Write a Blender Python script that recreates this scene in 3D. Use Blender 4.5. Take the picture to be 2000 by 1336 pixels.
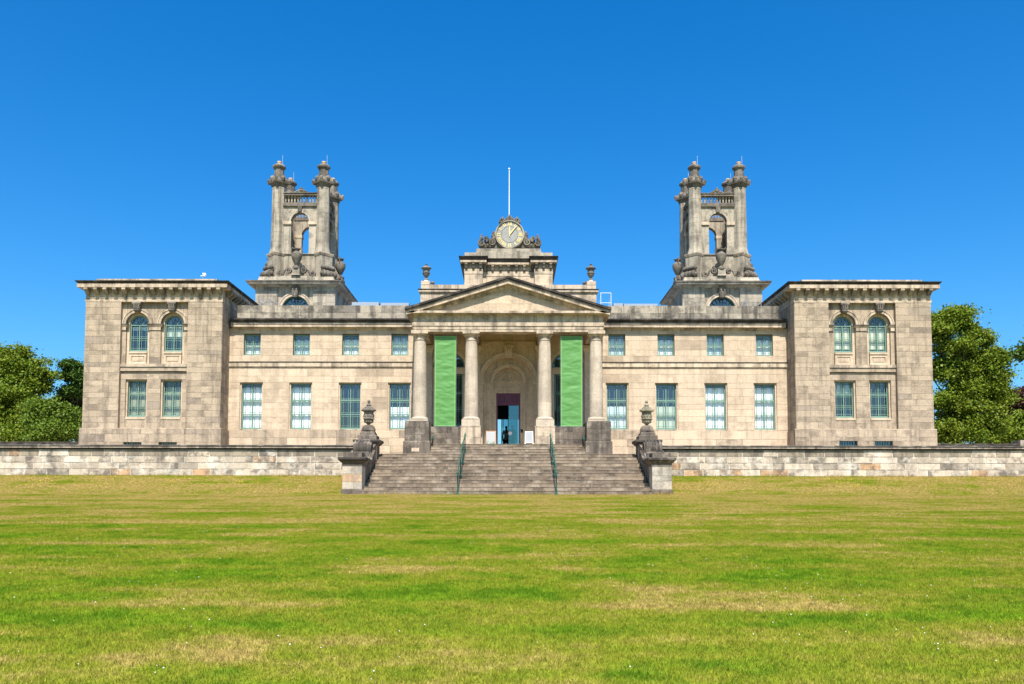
import bpy, math, random
import numpy as np
from mathutils import Matrix, Vector
random.seed(7); rng = np.random.default_rng(11)
PI = math.pi
for o in list(bpy.data.objects): bpy.data.objects.remove(o)
scn = bpy.context.scene
COL = scn.collection

# ------------------------------------------------------------------ camera
F = 1700.0; TP = 0.0614; PITCH = math.atan(TP); HOR = 987.0
PPY = HOR - F*TP; CP, SP = math.cos(PITCH), math.sin(PITCH); CX = 0.20
def _t(py, D): return D/(F*CP-(PPY-py)*SP)
EZ = 0.0
EZ = -(F*SP+(PPY-966)*CP)*_t(966, 35.5)
def X(px, D, py=750): return CX+(px-1000)*_t(py, D)          # metres across, from a pixel column at distance D
def Z(py, D): return EZ+(F*SP+(PPY-py)*CP)*_t(py, D)         # metres up, from a pixel row at distance D
cam = bpy.data.cameras.new('camera'); cam_o = bpy.data.objects.new('camera', cam); COL.objects.link(cam_o)
cam.sensor_width = 36; cam.lens = 36*F/2000; cam.shift_y = (PPY-668)/2000; cam.clip_end = 3000; cam.clip_start = .1
cam_o.matrix_world = Matrix.Translation((CX, 0, EZ)) @ Matrix.Rotation(PI/2+PITCH, 4, 'X') @ Matrix.Rotation(.0014, 4, 'Z')
scn.camera = cam_o

# ------------------------------------------------------------------ world, sun, exposure
SUN_EL, SUN_AZ = math.radians(55), math.radians(2.0)          # sun behind the camera, a touch to the right
w = bpy.data.worlds.new('World'); scn.world = w; w.use_nodes = True
nt = w.node_tree; nt.nodes.clear()
sky = nt.nodes.new('ShaderNodeTexSky'); sky.sky_type = 'NISHITA'; sky.sun_disc = False
sky.sun_elevation = SUN_EL; sky.sun_rotation = PI-SUN_AZ
sky.air_density = 1.0; sky.dust_density = 2.0; sky.ozone_density = 5.0; sky.altitude = 0
hs = nt.nodes.new('ShaderNodeHueSaturation'); hs.inputs['Saturation'].default_value = 1.40; hs.inputs['Value'].default_value = 1.0
tint = nt.nodes.new('ShaderNodeMix'); tint.data_type = 'RGBA'; tint.blend_type = 'MULTIPLY'; tint.inputs[0].default_value = 1
tint.inputs[7].default_value = (.72, .94, .98, 1)
bg = nt.nodes.new('ShaderNodeBackground'); bg.inputs[1].default_value = 0.123
wo = nt.nodes.new('ShaderNodeOutputWorld')
nt.links.new(sky.outputs[0], hs.inputs['Color']); nt.links.new(hs.outputs[0], tint.inputs[6])
nt.links.new(tint.outputs[2], bg.inputs[0]); nt.links.new(bg.outputs[0], wo.inputs[0])
sl = bpy.data.lights.new('sun', 'SUN'); sl.energy = 5.0; sl.angle = math.radians(.53); sl.color = (1, .935, .85)
sun_o = bpy.data.objects.new('sun', sl); COL.objects.link(sun_o)
sd = Vector((math.sin(SUN_AZ)*math.cos(SUN_EL), -math.cos(SUN_AZ)*math.cos(SUN_EL), math.sin(SUN_EL)))
sun_o.rotation_euler = sd.to_track_quat('Z', 'Y').to_euler(); sun_o.location = sd*80
vs = scn.view_settings; vs.view_transform = 'Standard'; vs.look = 'None'; vs.gamma = 1; vs.use_curve_mapping = False
vs.exposure = 0.82
scn.render.engine = 'CYCLES'
scn.cycles.max_bounces = 8; scn.cycles.transparent_max_bounces = 16

# ------------------------------------------------------------------ materials
def new_mat(name):
    m = bpy.data.materials.new(name); m.use_nodes = True
    n = m.node_tree; b = n.nodes['Principled BSDF']; return m, n, b
def nd(n, t, **k):
    x = n.nodes.new(t)
    for a, v in k.items(): setattr(x, a, v)
    return x
def mixc(n, fac, a, b, blend='MIX'):
    x = nd(n, 'ShaderNodeMix', data_type='RGBA', blend_type=blend)
    for s, v in ((0, fac), (6, a), (7, b)):
        if isinstance(v, (int, float)): x.inputs[s].default_value = v
        elif isinstance(v, tuple): x.inputs[s].default_value = (*v, 1)
        else: n.links.new(v, x.inputs[s])
    return x.outputs[2]
def mth(n, op, a, b=0.0, c=None):
    x = nd(n, 'ShaderNodeMath', operation=op)
    for s, v in ((0, a), (1, b), (2, c)):
        if v is None: continue
        if isinstance(v, (int, float)): x.inputs[s].default_value = v
        else: n.links.new(v, x.inputs[s])
    return x.outputs[0]
def ramp(n, val, lo, hi, a=0.0, b=1.0):
    x = nd(n, 'ShaderNodeMapRange', interpolation_type='SMOOTHSTEP')
    n.links.new(val, x.inputs[0])
    for i, v in zip((1, 2, 3, 4), (lo, hi, a, b)): x.inputs[i].default_value = v
    return x.outputs[0]
def noise(n, vec, scale, detail=4, rough=.55):
    x = nd(n, 'ShaderNodeTexNoise'); x.inputs['Scale'].default_value = scale
    x.inputs['Detail'].default_value = detail; x.inputs['Roughness'].default_value = rough
    if vec is not None: n.links.new(vec, x.inputs['Vector'])
    return x.outputs[0]
def vmul(n, vec, s):
    x = nd(n, 'ShaderNodeVectorMath', operation='MULTIPLY'); n.links.new(vec, x.inputs[0]); x.inputs[1].default_value = s
    return x.outputs[0]
def rnd_of(n):
    g = nd(n, 'ShaderNodeNewGeometry'); oi = nd(n, 'ShaderNodeObjectInfo')
    return mth(n, 'FRACT', mth(n, 'ADD', g.outputs['Random Per Island'], oi.outputs['Random'])), g.outputs['Position']
def stone(name, c1, c2, dark=(.06, .052, .045), dirt=.35, streak=.3, accent=None, acc_at=.9, patch=None, patch_amt=0, grain=.3):
    m, n, b = new_mat(name)
    r, pos = rnd_of(n)
    off = nd(n, 'ShaderNodeVectorMath', operation='ADD'); n.links.new(pos, off.inputs[0])
    cmb = nd(n, 'ShaderNodeCombineXYZ'); n.links.new(mth(n, 'MULTIPLY', r, 37.0), cmb.inputs[0]); n.links.new(mth(n, 'MULTIPLY', r, 19.0), cmb.inputs[2])
    n.links.new(cmb.outputs[0], off.inputs[1]); p2 = off.outputs[0]
    col = mixc(n, r, c1, c2)
    r2 = mth(n, 'FRACT', mth(n, 'MULTIPLY', r, 7.31))
    col = mixc(n, 1.0, col, mixc(n, r2, (.93, .93, .93), (1.06, 1.06, 1.05)), 'MULTIPLY')
    if accent:
        r3 = mth(n, 'FRACT', mth(n, 'MULTIPLY', r, 13.7))
        col = mixc(n, mth(n, 'MULTIPLY', mth(n, 'GREATER_THAN', r3, acc_at), .75), col, accent)
    lay = noise(n, vmul(n, p2, (1.2, 1.2, 9)), 1.6, 4)
    col = mixc(n, 1.0, col, mixc(n, lay, (.84, .83, .82), (1.12, 1.12, 1.12)), 'MULTIPLY')
    if patch:
        col = mixc(n, mth(n, 'MULTIPLY', ramp(n, noise(n, pos, 1.7, 7, .62), .5, .62), patch_amt), col, patch)
    d1 = ramp(n, noise(n, p2, 1.3, 8, .66), .46, .64)
    col = mixc(n, mth(n, 'MULTIPLY', d1, dirt), col, dark)
    s1 = ramp(n, noise(n, vmul(n, pos, (3.2, 3.2, .28)), 1.0, 6, .65), .46, .64)
    col = mixc(n, mth(n, 'MULTIPLY', s1, streak), col, dark)
    gr = noise(n, pos, 17, 6, .75)
    col = mixc(n, 1.0, col, mixc(n, ramp(n, gr, .3, .7), (.80, .785, .77), (1.14, 1.14, 1.14)), 'MULTIPLY')
    n.links.new(col, b.inputs['Base Color']); b.inputs['Roughness'].default_value = .92
    b.inputs['Specular IOR Level'].default_value = .2
    bp = nd(n, 'ShaderNodeBump'); bp.inputs['Strength'].default_value = grain; bp.inputs['Distance'].default_value = .02
    n.links.new(noise(n, pos, 14, 5, .65), bp.inputs['Height']); n.links.new(bp.outputs[0], b.inputs['Normal'])
    return m
def plain(name, c, rough=.6, metal=0, var=.15, scale=6, spec=.4):
    m, n, b = new_mat(name); g = nd(n, 'ShaderNodeNewGeometry')
    nz = noise(n, g.outputs['Position'], scale, 5)
    n.links.new(mixc(n, nz, tuple(v*(1-var) for v in c), tuple(min(1, v*(1+var)) for v in c)), b.inputs['Base Color'])
    b.inputs['Roughness'].default_value = rough; b.inputs['Metallic'].default_value = metal; b.inputs['Specular IOR Level'].default_value = spec
    return m
def glass(name, tint_c, fac, rough=.02, gcol=(.85, .93, 1)):
    m, n, b = new_mat(name); n.nodes.remove(b)
    tr = nd(n, 'ShaderNodeBsdfTransparent'); tr.inputs[0].default_value = (*tint_c, 1)
    gl = nd(n, 'ShaderNodeBsdfGlossy'); gl.inputs[0].default_value = (*gcol, 1); gl.inputs[1].default_value = rough
    g = nd(n, 'ShaderNodeNewGeometry'); bp = nd(n, 'ShaderNodeBump'); bp.inputs['Strength'].default_value = .05; bp.inputs['Distance'].default_value = .02
    n.links.new(noise(n, g.outputs['Position'], 1.6, 2), bp.inputs['Height']); n.links.new(bp.outputs[0], gl.inputs['Normal'])
    mx = nd(n, 'ShaderNodeMixShader'); mx.inputs[0].default_value = fac
    n.links.new(tr.outputs[0], mx.inputs[1]); n.links.new(gl.outputs[0], mx.inputs[2])
    n.links.new(mx.outputs[0], n.nodes['Material Output'].inputs[0]); return m

M = {}
M['cream'] = stone('cream_sandstone', (.555, .44, .32), (.505, .395, .28), dark=(.19, .145, .105), dirt=.34, streak=.24, accent=(.35, .27, .195), acc_at=.93)
M['grey'] = stone('weathered_sandstone', (.435, .345, .25), (.355, .28, .20), dark=(.085, .068, .053), dirt=.48, streak=.4, accent=(.28, .225, .175), acc_at=.95)
M['trim'] = stone('trim_sandstone', (.56, .45, .33), (.48, .385, .285), dark=(.07, .057, .047), dirt=.48, streak=.55)
M['grimy_shaded'] = stone('grimy_shaded_stone', (.36, .30, .22), (.24, .20, .155), dirt=.5, streak=.5)  # grime plus shade put into the colour: modillions, course under the coping
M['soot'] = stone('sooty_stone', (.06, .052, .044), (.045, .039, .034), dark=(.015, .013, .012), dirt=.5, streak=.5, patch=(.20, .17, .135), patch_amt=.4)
M['parapet'] = stone('parapet_stone', (.42, .36, .28), (.20, .175, .145), dark=(.04, .036, .032), dirt=.65, streak=.65, patch=(.50, .44, .34), patch_amt=.4)
M['tower'] = stone('tower_stone', (.42, .365, .285), (.34, .295, .23), dark=(.06, .054, .047), dirt=.55, streak=.55)
M['carved'] = stone('carved_dark_stone', (.19, .165, .135), (.135, .118, .098), dark=(.025, .022, .019), dirt=.5, streak=.4, patch=(.32, .275, .22), patch_amt=.45)
M['column'] = stone('column_stone', (.52, .435, .335), (.45, .375, .29), dark=(.16, .13, .10), dirt=.30, streak=.26)
M['pedestal'] = stone('pedestal_stone', (.19, .155, .12), (.115, .095, .08), dark=(.035, .03, .027), dirt=.6, streak=.55, patch=(.40, .34, .265), patch_amt=.45)
M['inner'] = stone('porch_stone', (.66, .52, .37), (.60, .47, .33), dark=(.20, .155, .11), dirt=.25, streak=.25)
M['step'] = stone('step_stone', (.265, .205, .148), (.175, .135, .098), dark=(.045, .036, .028), dirt=.6, streak=.25, patch=(.40, .34, .265), patch_amt=.5)
M['nosing'] = stone('worn_nosing', (.40, .335, .26), (.31, .255, .195), dark=(.08, .065, .05), dirt=.65, streak=.3)
M['terr'] = stone('terrace_stone', (.58, .485, .375), (.37, .31, .245), dark=(.07, .06, .052), dirt=.75, streak=.25, accent=(.50, .29, .14), acc_at=.93, patch=(.64, .575, .485), patch_amt=.7, grain=.6)
M['mortar'] = stone('lime_mortar', (.68, .62, .52), (.62, .56, .47), dirt=.3, streak=.2)
M['cop'] = stone('coping_stone', (.10, .085, .07), (.065, .056, .048), dark=(.02, .018, .016), dirt=.5, streak=.35, patch=(.34, .29, .23), patch_amt=.45)
M['copface'] = stone('coping_face', (.40, .33, .26), (.28, .235, .19), dark=(.05, .043, .037), dirt=.6, streak=.55)
M['pier'] = stone('pier_stone', (.46, .40, .32), (.33, .29, .24), dark=(.09, .08, .07), dirt=.5, streak=.3, accent=(.48, .30, .17), acc_at=.86, patch=(.56, .51, .44), patch_amt=.45)
M['lichen'] = stone('lichened_urn_stone', (.34, .31, .21), (.27, .24, .165), dark=(.05, .045, .035), dirt=.5, streak=.35, patch=(.45, .41, .29), patch_amt=.4)
M['green'] = plain('green_window_paint', (.14, .235, .185), .45)
M['dkgreen'] = plain('dark_green_paint', (.012, .085, .06), .35)
M['blind'] = plain('white_blind', (.90, .90, .89), .9, var=.03)
M['cblind'] = plain('cream_blind', (.60, .60, .42), .9, var=.06)
M['gblind'] = plain('grey_blind', (.74, .78, .76), .9, var=.04)
M['oblind'] = plain('olive_blind', (.30, .29, .18), .9, var=.04)
M['glass'] = glass('window_glass', (.95, .97, .98), .10)
M['mirror'] = glass('reflective_glass', (.85, .9, .94), .13, gcol=(.88, .92, 1))
M['doorglass'] = glass('door_glass', (.35, .60, .65), .30, gcol=(.20, .38, .43))
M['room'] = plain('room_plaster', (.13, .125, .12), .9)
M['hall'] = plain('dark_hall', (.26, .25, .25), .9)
M['purple'] = plain('maroon_door_paint', (.13, .03, .065), .5)
M['maroon'] = plain('dark_maroon_paint', (.06, .012, .02), .5)
M['gold'] = plain('gilded_metal', (.80, .62, .24), .35, .35)
M['dial'] = stone('clock_dial_stone', (.36, .355, .335), (.32, .315, .30), dirt=.2, streak=.15)
M['white'] = plain('white_paint', (.80, .80, .78), .5, var=.04)
M['steel'] = plain('galvanised_steel', (.42, .44, .46), .4, .7)
M['lead'] = plain('lead_roof', (.25, .29, .34), .55, .2, spec=.5)
M['black'] = plain('black_plastic', (.012, .012, .014), .5)
M['pot'] = plain('clay_chimney_pot', (.55, .38, .22), .85)
M['wood'] = plain('orange_wood', (.45, .21, .07), .5)
M['gravel'] = plain('gravel', (.30, .26, .21), .95, var=.35, scale=30)
M['skin'] = plain('skin', (.42, .24, .17), .6, var=.05)
M['hair'] = plain('dark_hair', (.02, .014, .01), .55)
M['pink'] = plain('pale_pink_cotton', (.85, .68, .74), .9, var=.05)
M['navy'] = plain('black_cotton', (.012, .013, .018), .9)
M['greycloth'] = plain('grey_cloth', (.10, .11, .12), .9)

def fabric():
    m, n, b = new_mat('green_banner_cloth'); g = nd(n, 'ShaderNodeNewGeometry')
    n.links.new(mixc(n, noise(n, g.outputs['Position'], 9, 5), (.066, .20, .042), (.085, .24, .054)), b.inputs['Base Color'])
    b.inputs['Roughness'].default_value = .65
    return m
M['banner'] = fabric()
M['hem'] = plain('light_green_hem', (.15, .35, .09), .7)

def lawn_colour(n):
    g = nd(n, 'ShaderNodeNewGeometry'); p = g.outputs['Position']
    a = noise(n, vmul(n, p, (.62, 1.0, .2)), .55, 10, .72)          # broad patches
    bnd = noise(n, vmul(n, p, (.07, 1.0, .1)), 1.0, 6, .66)          # mower passes across the lawn
    c = noise(n, p, 2.3, 6, .65)                                    # tufts
    d = noise(n, p, 11, 4, .65)                                     # single clumps
    sx = nd(n, 'ShaderNodeSeparateXYZ'); n.links.new(p, sx.inputs[0])
    far = ramp(n, sx.outputs[1], 13, 34, -.02, .06)                    # drier near the wall
    dry = mth(n, 'ADD', mth(n, 'ADD', mth(n, 'MULTIPLY', a, .62), mth(n, 'MULTIPLY', bnd, .33)), mth(n, 'ADD', mth(n, 'MULTIPLY', c, .19), -.06))
    dry = mth(n, 'ADD', dry, far)
    green = mixc(n, ramp(n, c, .35, .65), (.11, .215, .012), (.215, .325, .020))
    mid = mixc(n, ramp(n, dry, .40, .53), green, (.285, .298, .034))
    straw = mixc(n, ramp(n, d, .3, .7), (.38, .275, .095), (.54, .415, .17))
    col = mixc(n, mth(n, 'MULTIPLY', ramp(n, dry, .495, .60), .88), mid, straw)
    return mixc(n, 1.0, col, mixc(n, ramp(n, d, .3, .7), (.74, .76, .7), (1.22, 1.2, 1.15)), 'MULTIPLY'), p
def lawn_mat(name, blades):
    m, n, b = new_mat(name); col, p = lawn_colour(n)
    if blades:
        r, _ = rnd_of(n)
        col = mixc(n, 1.0, col, mixc(n, r, (.66, .68, .56), (1.32, 1.29, 1.22)), 'MULTIPLY')
        df = nd(n, 'ShaderNodeBsdfDiffuse'); tl = nd(n, 'ShaderNodeBsdfTranslucent'); mx = nd(n, 'ShaderNodeMixShader'); mx.inputs[0].default_value = .35
        n.links.new(col, df.inputs[0]); n.links.new(col, tl.inputs[0]); n.links.new(df.outputs[0], mx.inputs[1]); n.links.new(tl.outputs[0], mx.inputs[2])
        n.links.new(mx.outputs[0], n.nodes['Material Output'].inputs[0])
    else:
        fine = noise(n, p, 22, 4, .7)
        col = mixc(n, 1.0, col, mixc(n, fine, (.35, .35, .32), (.95, .95, .9)), 'MULTIPLY')  # shade between blades, soil and thatch put into the turf colour
        n.links.new(col, b.inputs['Base Color']); b.inputs['Roughness'].default_value = .95; b.inputs['Specular IOR Level'].default_value = .1
    return m
M['lawn'] = lawn_mat('lawn_turf', False); M['blade'] = lawn_mat('grass_blades', True)
def leaf_mat(name, c1, c2, c3):
    m, n, b = new_mat(name); r, p = rnd_of(n)
    big = ramp(n, noise(n, p, .55, 3), .35, .65)
    col = mixc(n, r, c1, c2); col = mixc(n, mth(n, 'MULTIPLY', big, .5), col, c3)
    df = nd(n, 'ShaderNodeBsdfDiffuse'); tl = nd(n, 'ShaderNodeBsdfTranslucent'); gl = nd(n, 'ShaderNodeBsdfGlossy'); gl.inputs[1].default_value = .45
    mx = nd(n, 'ShaderNodeMixShader'); mx.inputs[0].default_value = .24; m2 = nd(n, 'ShaderNodeMixShader'); m2.inputs[0].default_value = .012
    n.links.new(col, df.inputs[0]); n.links.new(col, tl.inputs[0]); n.links.new(df.outputs[0], mx.inputs[1]); n.links.new(tl.outputs[0], mx.inputs[2])
    n.links.new(mx.outputs[0], m2.inputs[1]); n.links.new(gl.outputs[0], m2.inputs[2])
    n.links.new(m2.outputs[0], n.nodes['Material Output'].inputs[0]); return m
M['leaf'] = leaf_mat('lime_tree_leaves', (.085, .145, .012), (.215, .245, .022), (.13, .20, .016))
M['leaf2'] = leaf_mat('dark_green_leaves', (.07, .125, .014), (.16, .21, .022), (.10, .17, .016))
M['leaf3'] = leaf_mat('holm_leaves', (.04, .09, .016), (.10, .155, .024), (.06, .12, .02))
M['purpleleaf'] = leaf_mat('copper_beech_leaves', (.045, .014, .02), (.09, .03, .035), (.06, .02, .025))
M['bark'] = plain('bark', (.10, .075, .055), .95, var=.4, scale=9)

# ------------------------------------------------------------------ mesh building
class MB:
    def __init__(s): s.v = []; s.f = []; s.m = []
    def add(s, vs, fs, m=0):
        k = len(s.v); s.v += [tuple(p) for p in vs]
        for f in fs: s.f.append(tuple(i+k for i in f)); s.m.append(m)
        return s
    def box(s, x0, x1, y0, y1, z0, z1, m=0):
        vs = [(x0,y0,z0),(x1,y0,z0),(x1,y1,z0),(x0,y1,z0),(x0,y0,z1),(x1,y0,z1),(x1,y1,z1),(x0,y1,z1)]
        return s.add(vs, [(0,3,2,1),(4,5,6,7),(0,1,5,4),(1,2,6,5),(2,3,7,6),(3,0,4,7)], m)
    def poly(s, pts, y0, y1, m=0):                # polygon in the XZ plane, extruded from y0 (front) to y1
        n = len(pts); a = sum(pts[i][0]*pts[(i+1)%n][1]-pts[(i+1)%n][0]*pts[i][1] for i in range(n))
        if a < 0: pts = pts[::-1]
        vs = [(x,y0,z) for x,z in pts]+[(x,y1,z) for x,z in pts]
        fs = [tuple(range(n)), tuple(range(2*n-1, n-1, -1))]+[(i, i+n, (i+1)%n+n, (i+1)%n) for i in range(n)]
        return s.add(vs, fs, m)
    def polyx(s, pts, x0, x1, m=0):               # polygon in the YZ plane, extruded along X
        n = len(pts); a = sum(pts[i][0]*pts[(i+1)%n][1]-pts[(i+1)%n][0]*pts[i][1] for i in range(n))
        if a < 0: pts = pts[::-1]
        vs = [(x0,y,z) for y,z in pts]+[(x1,y,z) for y,z in pts]
        fs = [tuple(range(n-1,-1,-1)), tuple(range(n, 2*n))]+[(i, (i+1)%n, (i+1)%n+n, i+n) for i in range(n)]
        return s.add(vs, fs, m)
    def ring(s, base, prof, mats=None):           # base: plan polygon fn(out)->[(x,y)..]; prof: [(out,z)..] bottom to top
        n = len(base(0)); vs = []
        for o, z in prof: vs += [(x, y, z) for x, y in base(o)]
        for k in range(len(prof)-1):
            fs = [(k*n+i, k*n+(i+1)%n, (k+1)*n+(i+1)%n, (k+1)*n+i) for i in range(n)]
            if k == 0: s_v0 = len(s.v); s.v += vs
            for f in fs: s.f.append(tuple(i+s_v0 for i in f)); s.m.append(mats[k] if mats else 0)
        s.f.append(tuple(s_v0+i for i in range(n-1,-1,-1))); s.m.append(mats[0] if mats else 0)
        L = (len(prof)-1)*n; s.f.append(tuple(s_v0+L+i for i in range(n))); s.m.append(mats[-1] if mats else 0)
        return s
    def rect(s, x0, x1, y0, y1, prof, mats=None):
        return s.ring(lambda o: [(x0-o,y0-o),(x1+o,y0-o),(x1+o,y1+o),(x0-o,y1+o)], prof, mats)
    def lathe(s, cx, cy, prof, n=16, rot=0, mats=None):
        return s.ring(lambda o: [(cx+o*math.cos(rot+2*PI*i/n), cy+o*math.sin(rot+2*PI*i/n)) for i in range(n)], prof, mats)
    def arc(s, cx, zc, r0, r1, y0, y1, a0=0, a1=PI, n=24, m=0):     # ring sector in XZ, front y0, back y1
        vs = []
        for i in range(n+1):
            a = a0+(a1-a0)*i/n; c, q = math.cos(a), math.sin(a)
            vs += [(cx+r0*c,y0,zc+r0*q),(cx+r1*c,y0,zc+r1*q),(cx+r1*c,y1,zc+r1*q),(cx+r0*c,y1,zc+r0*q)]
        fs = []
        for i in range(n):
            k = 4*i
            fs += [(k,k+1,k+5,k+4)[::-1],(k+1,k+2,k+6,k+5)[::-1],(k+2,k+3,k+7,k+6)[::-1],(k+3,k,k+4,k+7)[::-1]]
        fs += [(0,1,2,3)[::-1], (4*n,4*n+1,4*n+2,4*n+3)]
        return s.add(vs, fs, m)
    def archwall(s, x0, x1, z0, z1, cx, r, zs, y0, y1, n=24, m=0, xy=None):
        a = [(cx-r*math.cos(PI*i/n), zs+r*math.sin(PI*i/n)) for i in range(n+1)]
        T = xy or (lambda x, y, z: (x, y, z))
        for y, fl in ((y0, 0), (y1, 1)):
            q = [[(x0,z0),(cx-r,z0),(cx-r,zs),(x0,zs)], [(cx+r,z0),(x1,z0),(x1,zs),(cx+r,zs)], [(x0,zs),(cx-r,zs),(cx-r,z1),(x0,z1)], [(cx+r,zs),(x1,zs),(x1,z1),(cx+r,z1)]]
            q += [[a[i], a[i+1], (a[i+1][0], z1), (a[i][0], z1)] for i in range(n)]
            for p in q: s.add([T(x, y, z) for x, z in p], [(3,2,1,0) if fl else (0,1,2,3)], m)
        line = [(cx-r,z0)]+a+[(cx+r,z0)]
        for p, q in zip(line, line[1:]): s.add([T(p[0],y0,p[1]),T(q[0],y0,q[1]),T(q[0],y1,q[1]),T(p[0],y1,p[1])], [(0,3,2,1)], m)
        for p, q in (((x0,z1),(x1,z1)),((x0,z0),(x0,z1)),((x1,z0),(x1,z1))):
            s.add([T(p[0],y0,p[1]),T(q[0],y0,q[1]),T(q[0],y1,q[1]),T(p[0],y1,p[1])], [(0,1,2,3)], m)
        return s
    def tube(s, pts, rad, n=8, m=0):
        pts = [Vector(p) for p in pts]; R = rad if isinstance(rad, (list, tuple)) else [rad]*len(pts)
        vs = []
        for i, p in enumerate(pts):
            d = (pts[min(i+1, len(pts)-1)]-pts[max(i-1, 0)]).normalized()
            u = d.cross(Vector((0,0,1)) if abs(d.z) < .9 else Vector((1,0,0))).normalized(); v = d.cross(u)
            vs += [p+R[i]*(u*math.cos(2*PI*k/n)+v*math.sin(2*PI*k/n)) for k in range(n)]
        fs = [(i*n+k, i*n+(k+1)%n, (i+1)*n+(k+1)%n, (i+1)*n+k) for i in range(len(pts)-1) for k in range(n)]
        fs += [tuple(range(n-1,-1,-1)), tuple((len(pts)-1)*n+k for k in range(n))]
        return s.add(vs, fs, m)
    def spiral(s, cx, cz, r, turns, wd, y0, y1, a0, hand=1, n=30, m=0):   # carved volute: a ribbon winding inwards in XZ
        pts = []
        for i in range(n+1):
            t = i/n; a = a0+hand*2*PI*turns*t; rr = r*(1-.82*t); pts.append((cx+rr*math.cos(a), cz+rr*math.sin(a), wd*(1-.5*t), a))
        vs = []
        for x, z, q, a in pts:
            c, si = math.cos(a)*q/2, math.sin(a)*q/2
            vs += [(x-c,y0,z-si),(x+c,y0,z+si),(x+c,y1,z+si),(x-c,y1,z-si)]
        fs = [f for i in range(n) for k in (4*i,) for f in ((k,k+1,k+5,k+4),(k+1,k+2,k+6,k+5),(k+2,k+3,k+7,k+6),(k+3,k,k+4,k+7))]
        return s.add(vs, fs+[(0,1,2,3),(4*n,4*n+1,4*n+2,4*n+3)], m)
    def ball(s, c, r, n=10, m=0, sz=1):
        k = max(4, n//2); pr = [(max(.001, r*math.sin(PI*i/k)), c[2]-r*sz*math.cos(PI*i/k)) for i in range(k+1)]
        st = len(s.f); s.lathe(c[0], c[1], pr, n)
        for i in range(st, len(s.f)): s.m[i] = m
        return s

LOC = {}
def link(o, parent, loc):
    COL.objects.link(o); LOC[o.name] = Vector(loc)
    if parent is not None:
        o.parent = parent; o.location = Vector(loc)-LOC[parent.name]
    else: o.location = loc
    return o
def build(mb, name, mats, parent=None, smooth=False, label=None, cat=None, group=None, kind=None, fix=True):
    vs = np.array(mb.v, dtype=float); lo, hi = vs.min(0), vs.max(0)
    c = Vector(((lo[0]+hi[0])/2, (lo[1]+hi[1])/2, lo[2]))
    me = bpy.data.meshes.new(name); me.from_pydata([tuple(p) for p in (vs-np.array(c))], [], mb.f)
    for m in (mats if isinstance(mats, (list, tuple)) else [mats]): me.materials.append(M[m] if isinstance(m, str) else m)
    me.polygons.foreach_set('material_index', mb.m)
    me.update()
    if fix:
        import bmesh
        bm = bmesh.new(); bm.from_mesh(me); bmesh.ops.recalc_face_normals(bm, faces=bm.faces); bm.to_mesh(me); bm.free()
    if smooth:
        me.polygons.foreach_set('use_smooth', [True]*len(me.polygons)); me.set_sharp_from_angle(angle=math.radians(38))
    o = bpy.data.objects.new(name, me); link(o, parent, c)
    tag(o, label, cat, group, kind); return o
def tag(o, label=None, cat=None, group=None, kind=None):
    for k, v in (('label', label), ('category', cat), ('group', group), ('kind', kind)):
        if v: o[k] = v
    return o
def empty(name, loc, label=None, cat=None, group=None, parent=None):
    o = bpy.data.objects.new(name, None); o.empty_display_size = .3; link(o, parent, loc); return tag(o, label, cat, group)
def copy_to(src, parent, loc, name=None):
    o = src.copy(); COL.objects.link(o); LOC[o.name] = Vector(loc); o.parent = parent
    o.location = Vector(loc)-(LOC[parent.name] if parent else Vector()); return o
_unit = {}
def unit(mat):
    if mat not in _unit:
        mb = MB().box(-.5,.5,-.5,.5,-.5,.5); me = bpy.data.meshes.new('stone'); me.from_pydata(mb.v, [], mb.f); me.materials.append(M[mat]); _unit[mat] = me
    return _unit[mat]
def block(name, mat, b, parent):               # one stone: shared unit mesh, sized by its scale
    o = bpy.data.objects.new(name, unit(mat)); c = ((b[0]+b[1])/2, (b[2]+b[3])/2, (b[4]+b[5])/2)
    link(o, parent, c); o.scale = (b[1]-b[0], b[3]-b[2], b[5]-b[4]); return o
def stones_out(name, lst, parent, limit=300, rest='stonework'):
    """lst: [(mat, box)]. The largest `limit` become objects, the rest one joined part."""
    lst = sorted(lst, key=lambda q: -(q[1][1]-q[1][0])*(q[1][5]-q[1][4]))
    for mat, b in lst[:limit]: block(name, mat, b, parent)
    if lst[limit:]:
        ms = sorted({q[0] for q in lst[limit:]}); mb = MB()
        for mat, b in lst[limit:]: mb.box(*b, m=ms.index(mat))
        build(mb, rest, ms, parent, kind='stuff', fix=False)
def levels(z0, z1, h, fixed=()):
    ks = sorted({z0, z1, *[z for z in fixed if z0+.05 < z < z1-.05]}); out = [z0]
    for a, b in zip(ks, ks[1:]):
        n = max(1, round((b-a)/h)); out += [a+(b-a)*(i+1+(random.uniform(-.2, .2) if i < n-1 else 0))/n for i in range(n)]
    return out
def ashlar(x0, x1, lv, y, length, holes=(), depth=.05, proud=.012, gap=.010, minl=.28):
    out = []
    for ci, (a, b) in enumerate(zip(lv, lv[1:])):
        zc = (a+b)/2; segs = [(x0, x1)]
        for h0, h1, g0, g1 in holes:
            if g0 < zc < g1: segs = [q for s in segs for q in ((s[0], min(s[1], h0)), (max(s[0], h1), s[1])) if q[1]-q[0] > .03]
        for s0, s1 in segs:
            L = s1-s0; n = max(1, int(round(L/length+random.uniform(-.3, .3))))
            cuts = [s0]+sorted(s0+L*(i+1)/n+random.uniform(-.28, .28)*L/n for i in range(n-1))+[s1]
            for p, q in zip(cuts, cuts[1:]):
                out.append((p+gap/2, q-gap/2, y-proud-random.uniform(0, .005), y+depth, a+gap/2, b-gap/2))
    return out
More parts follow.
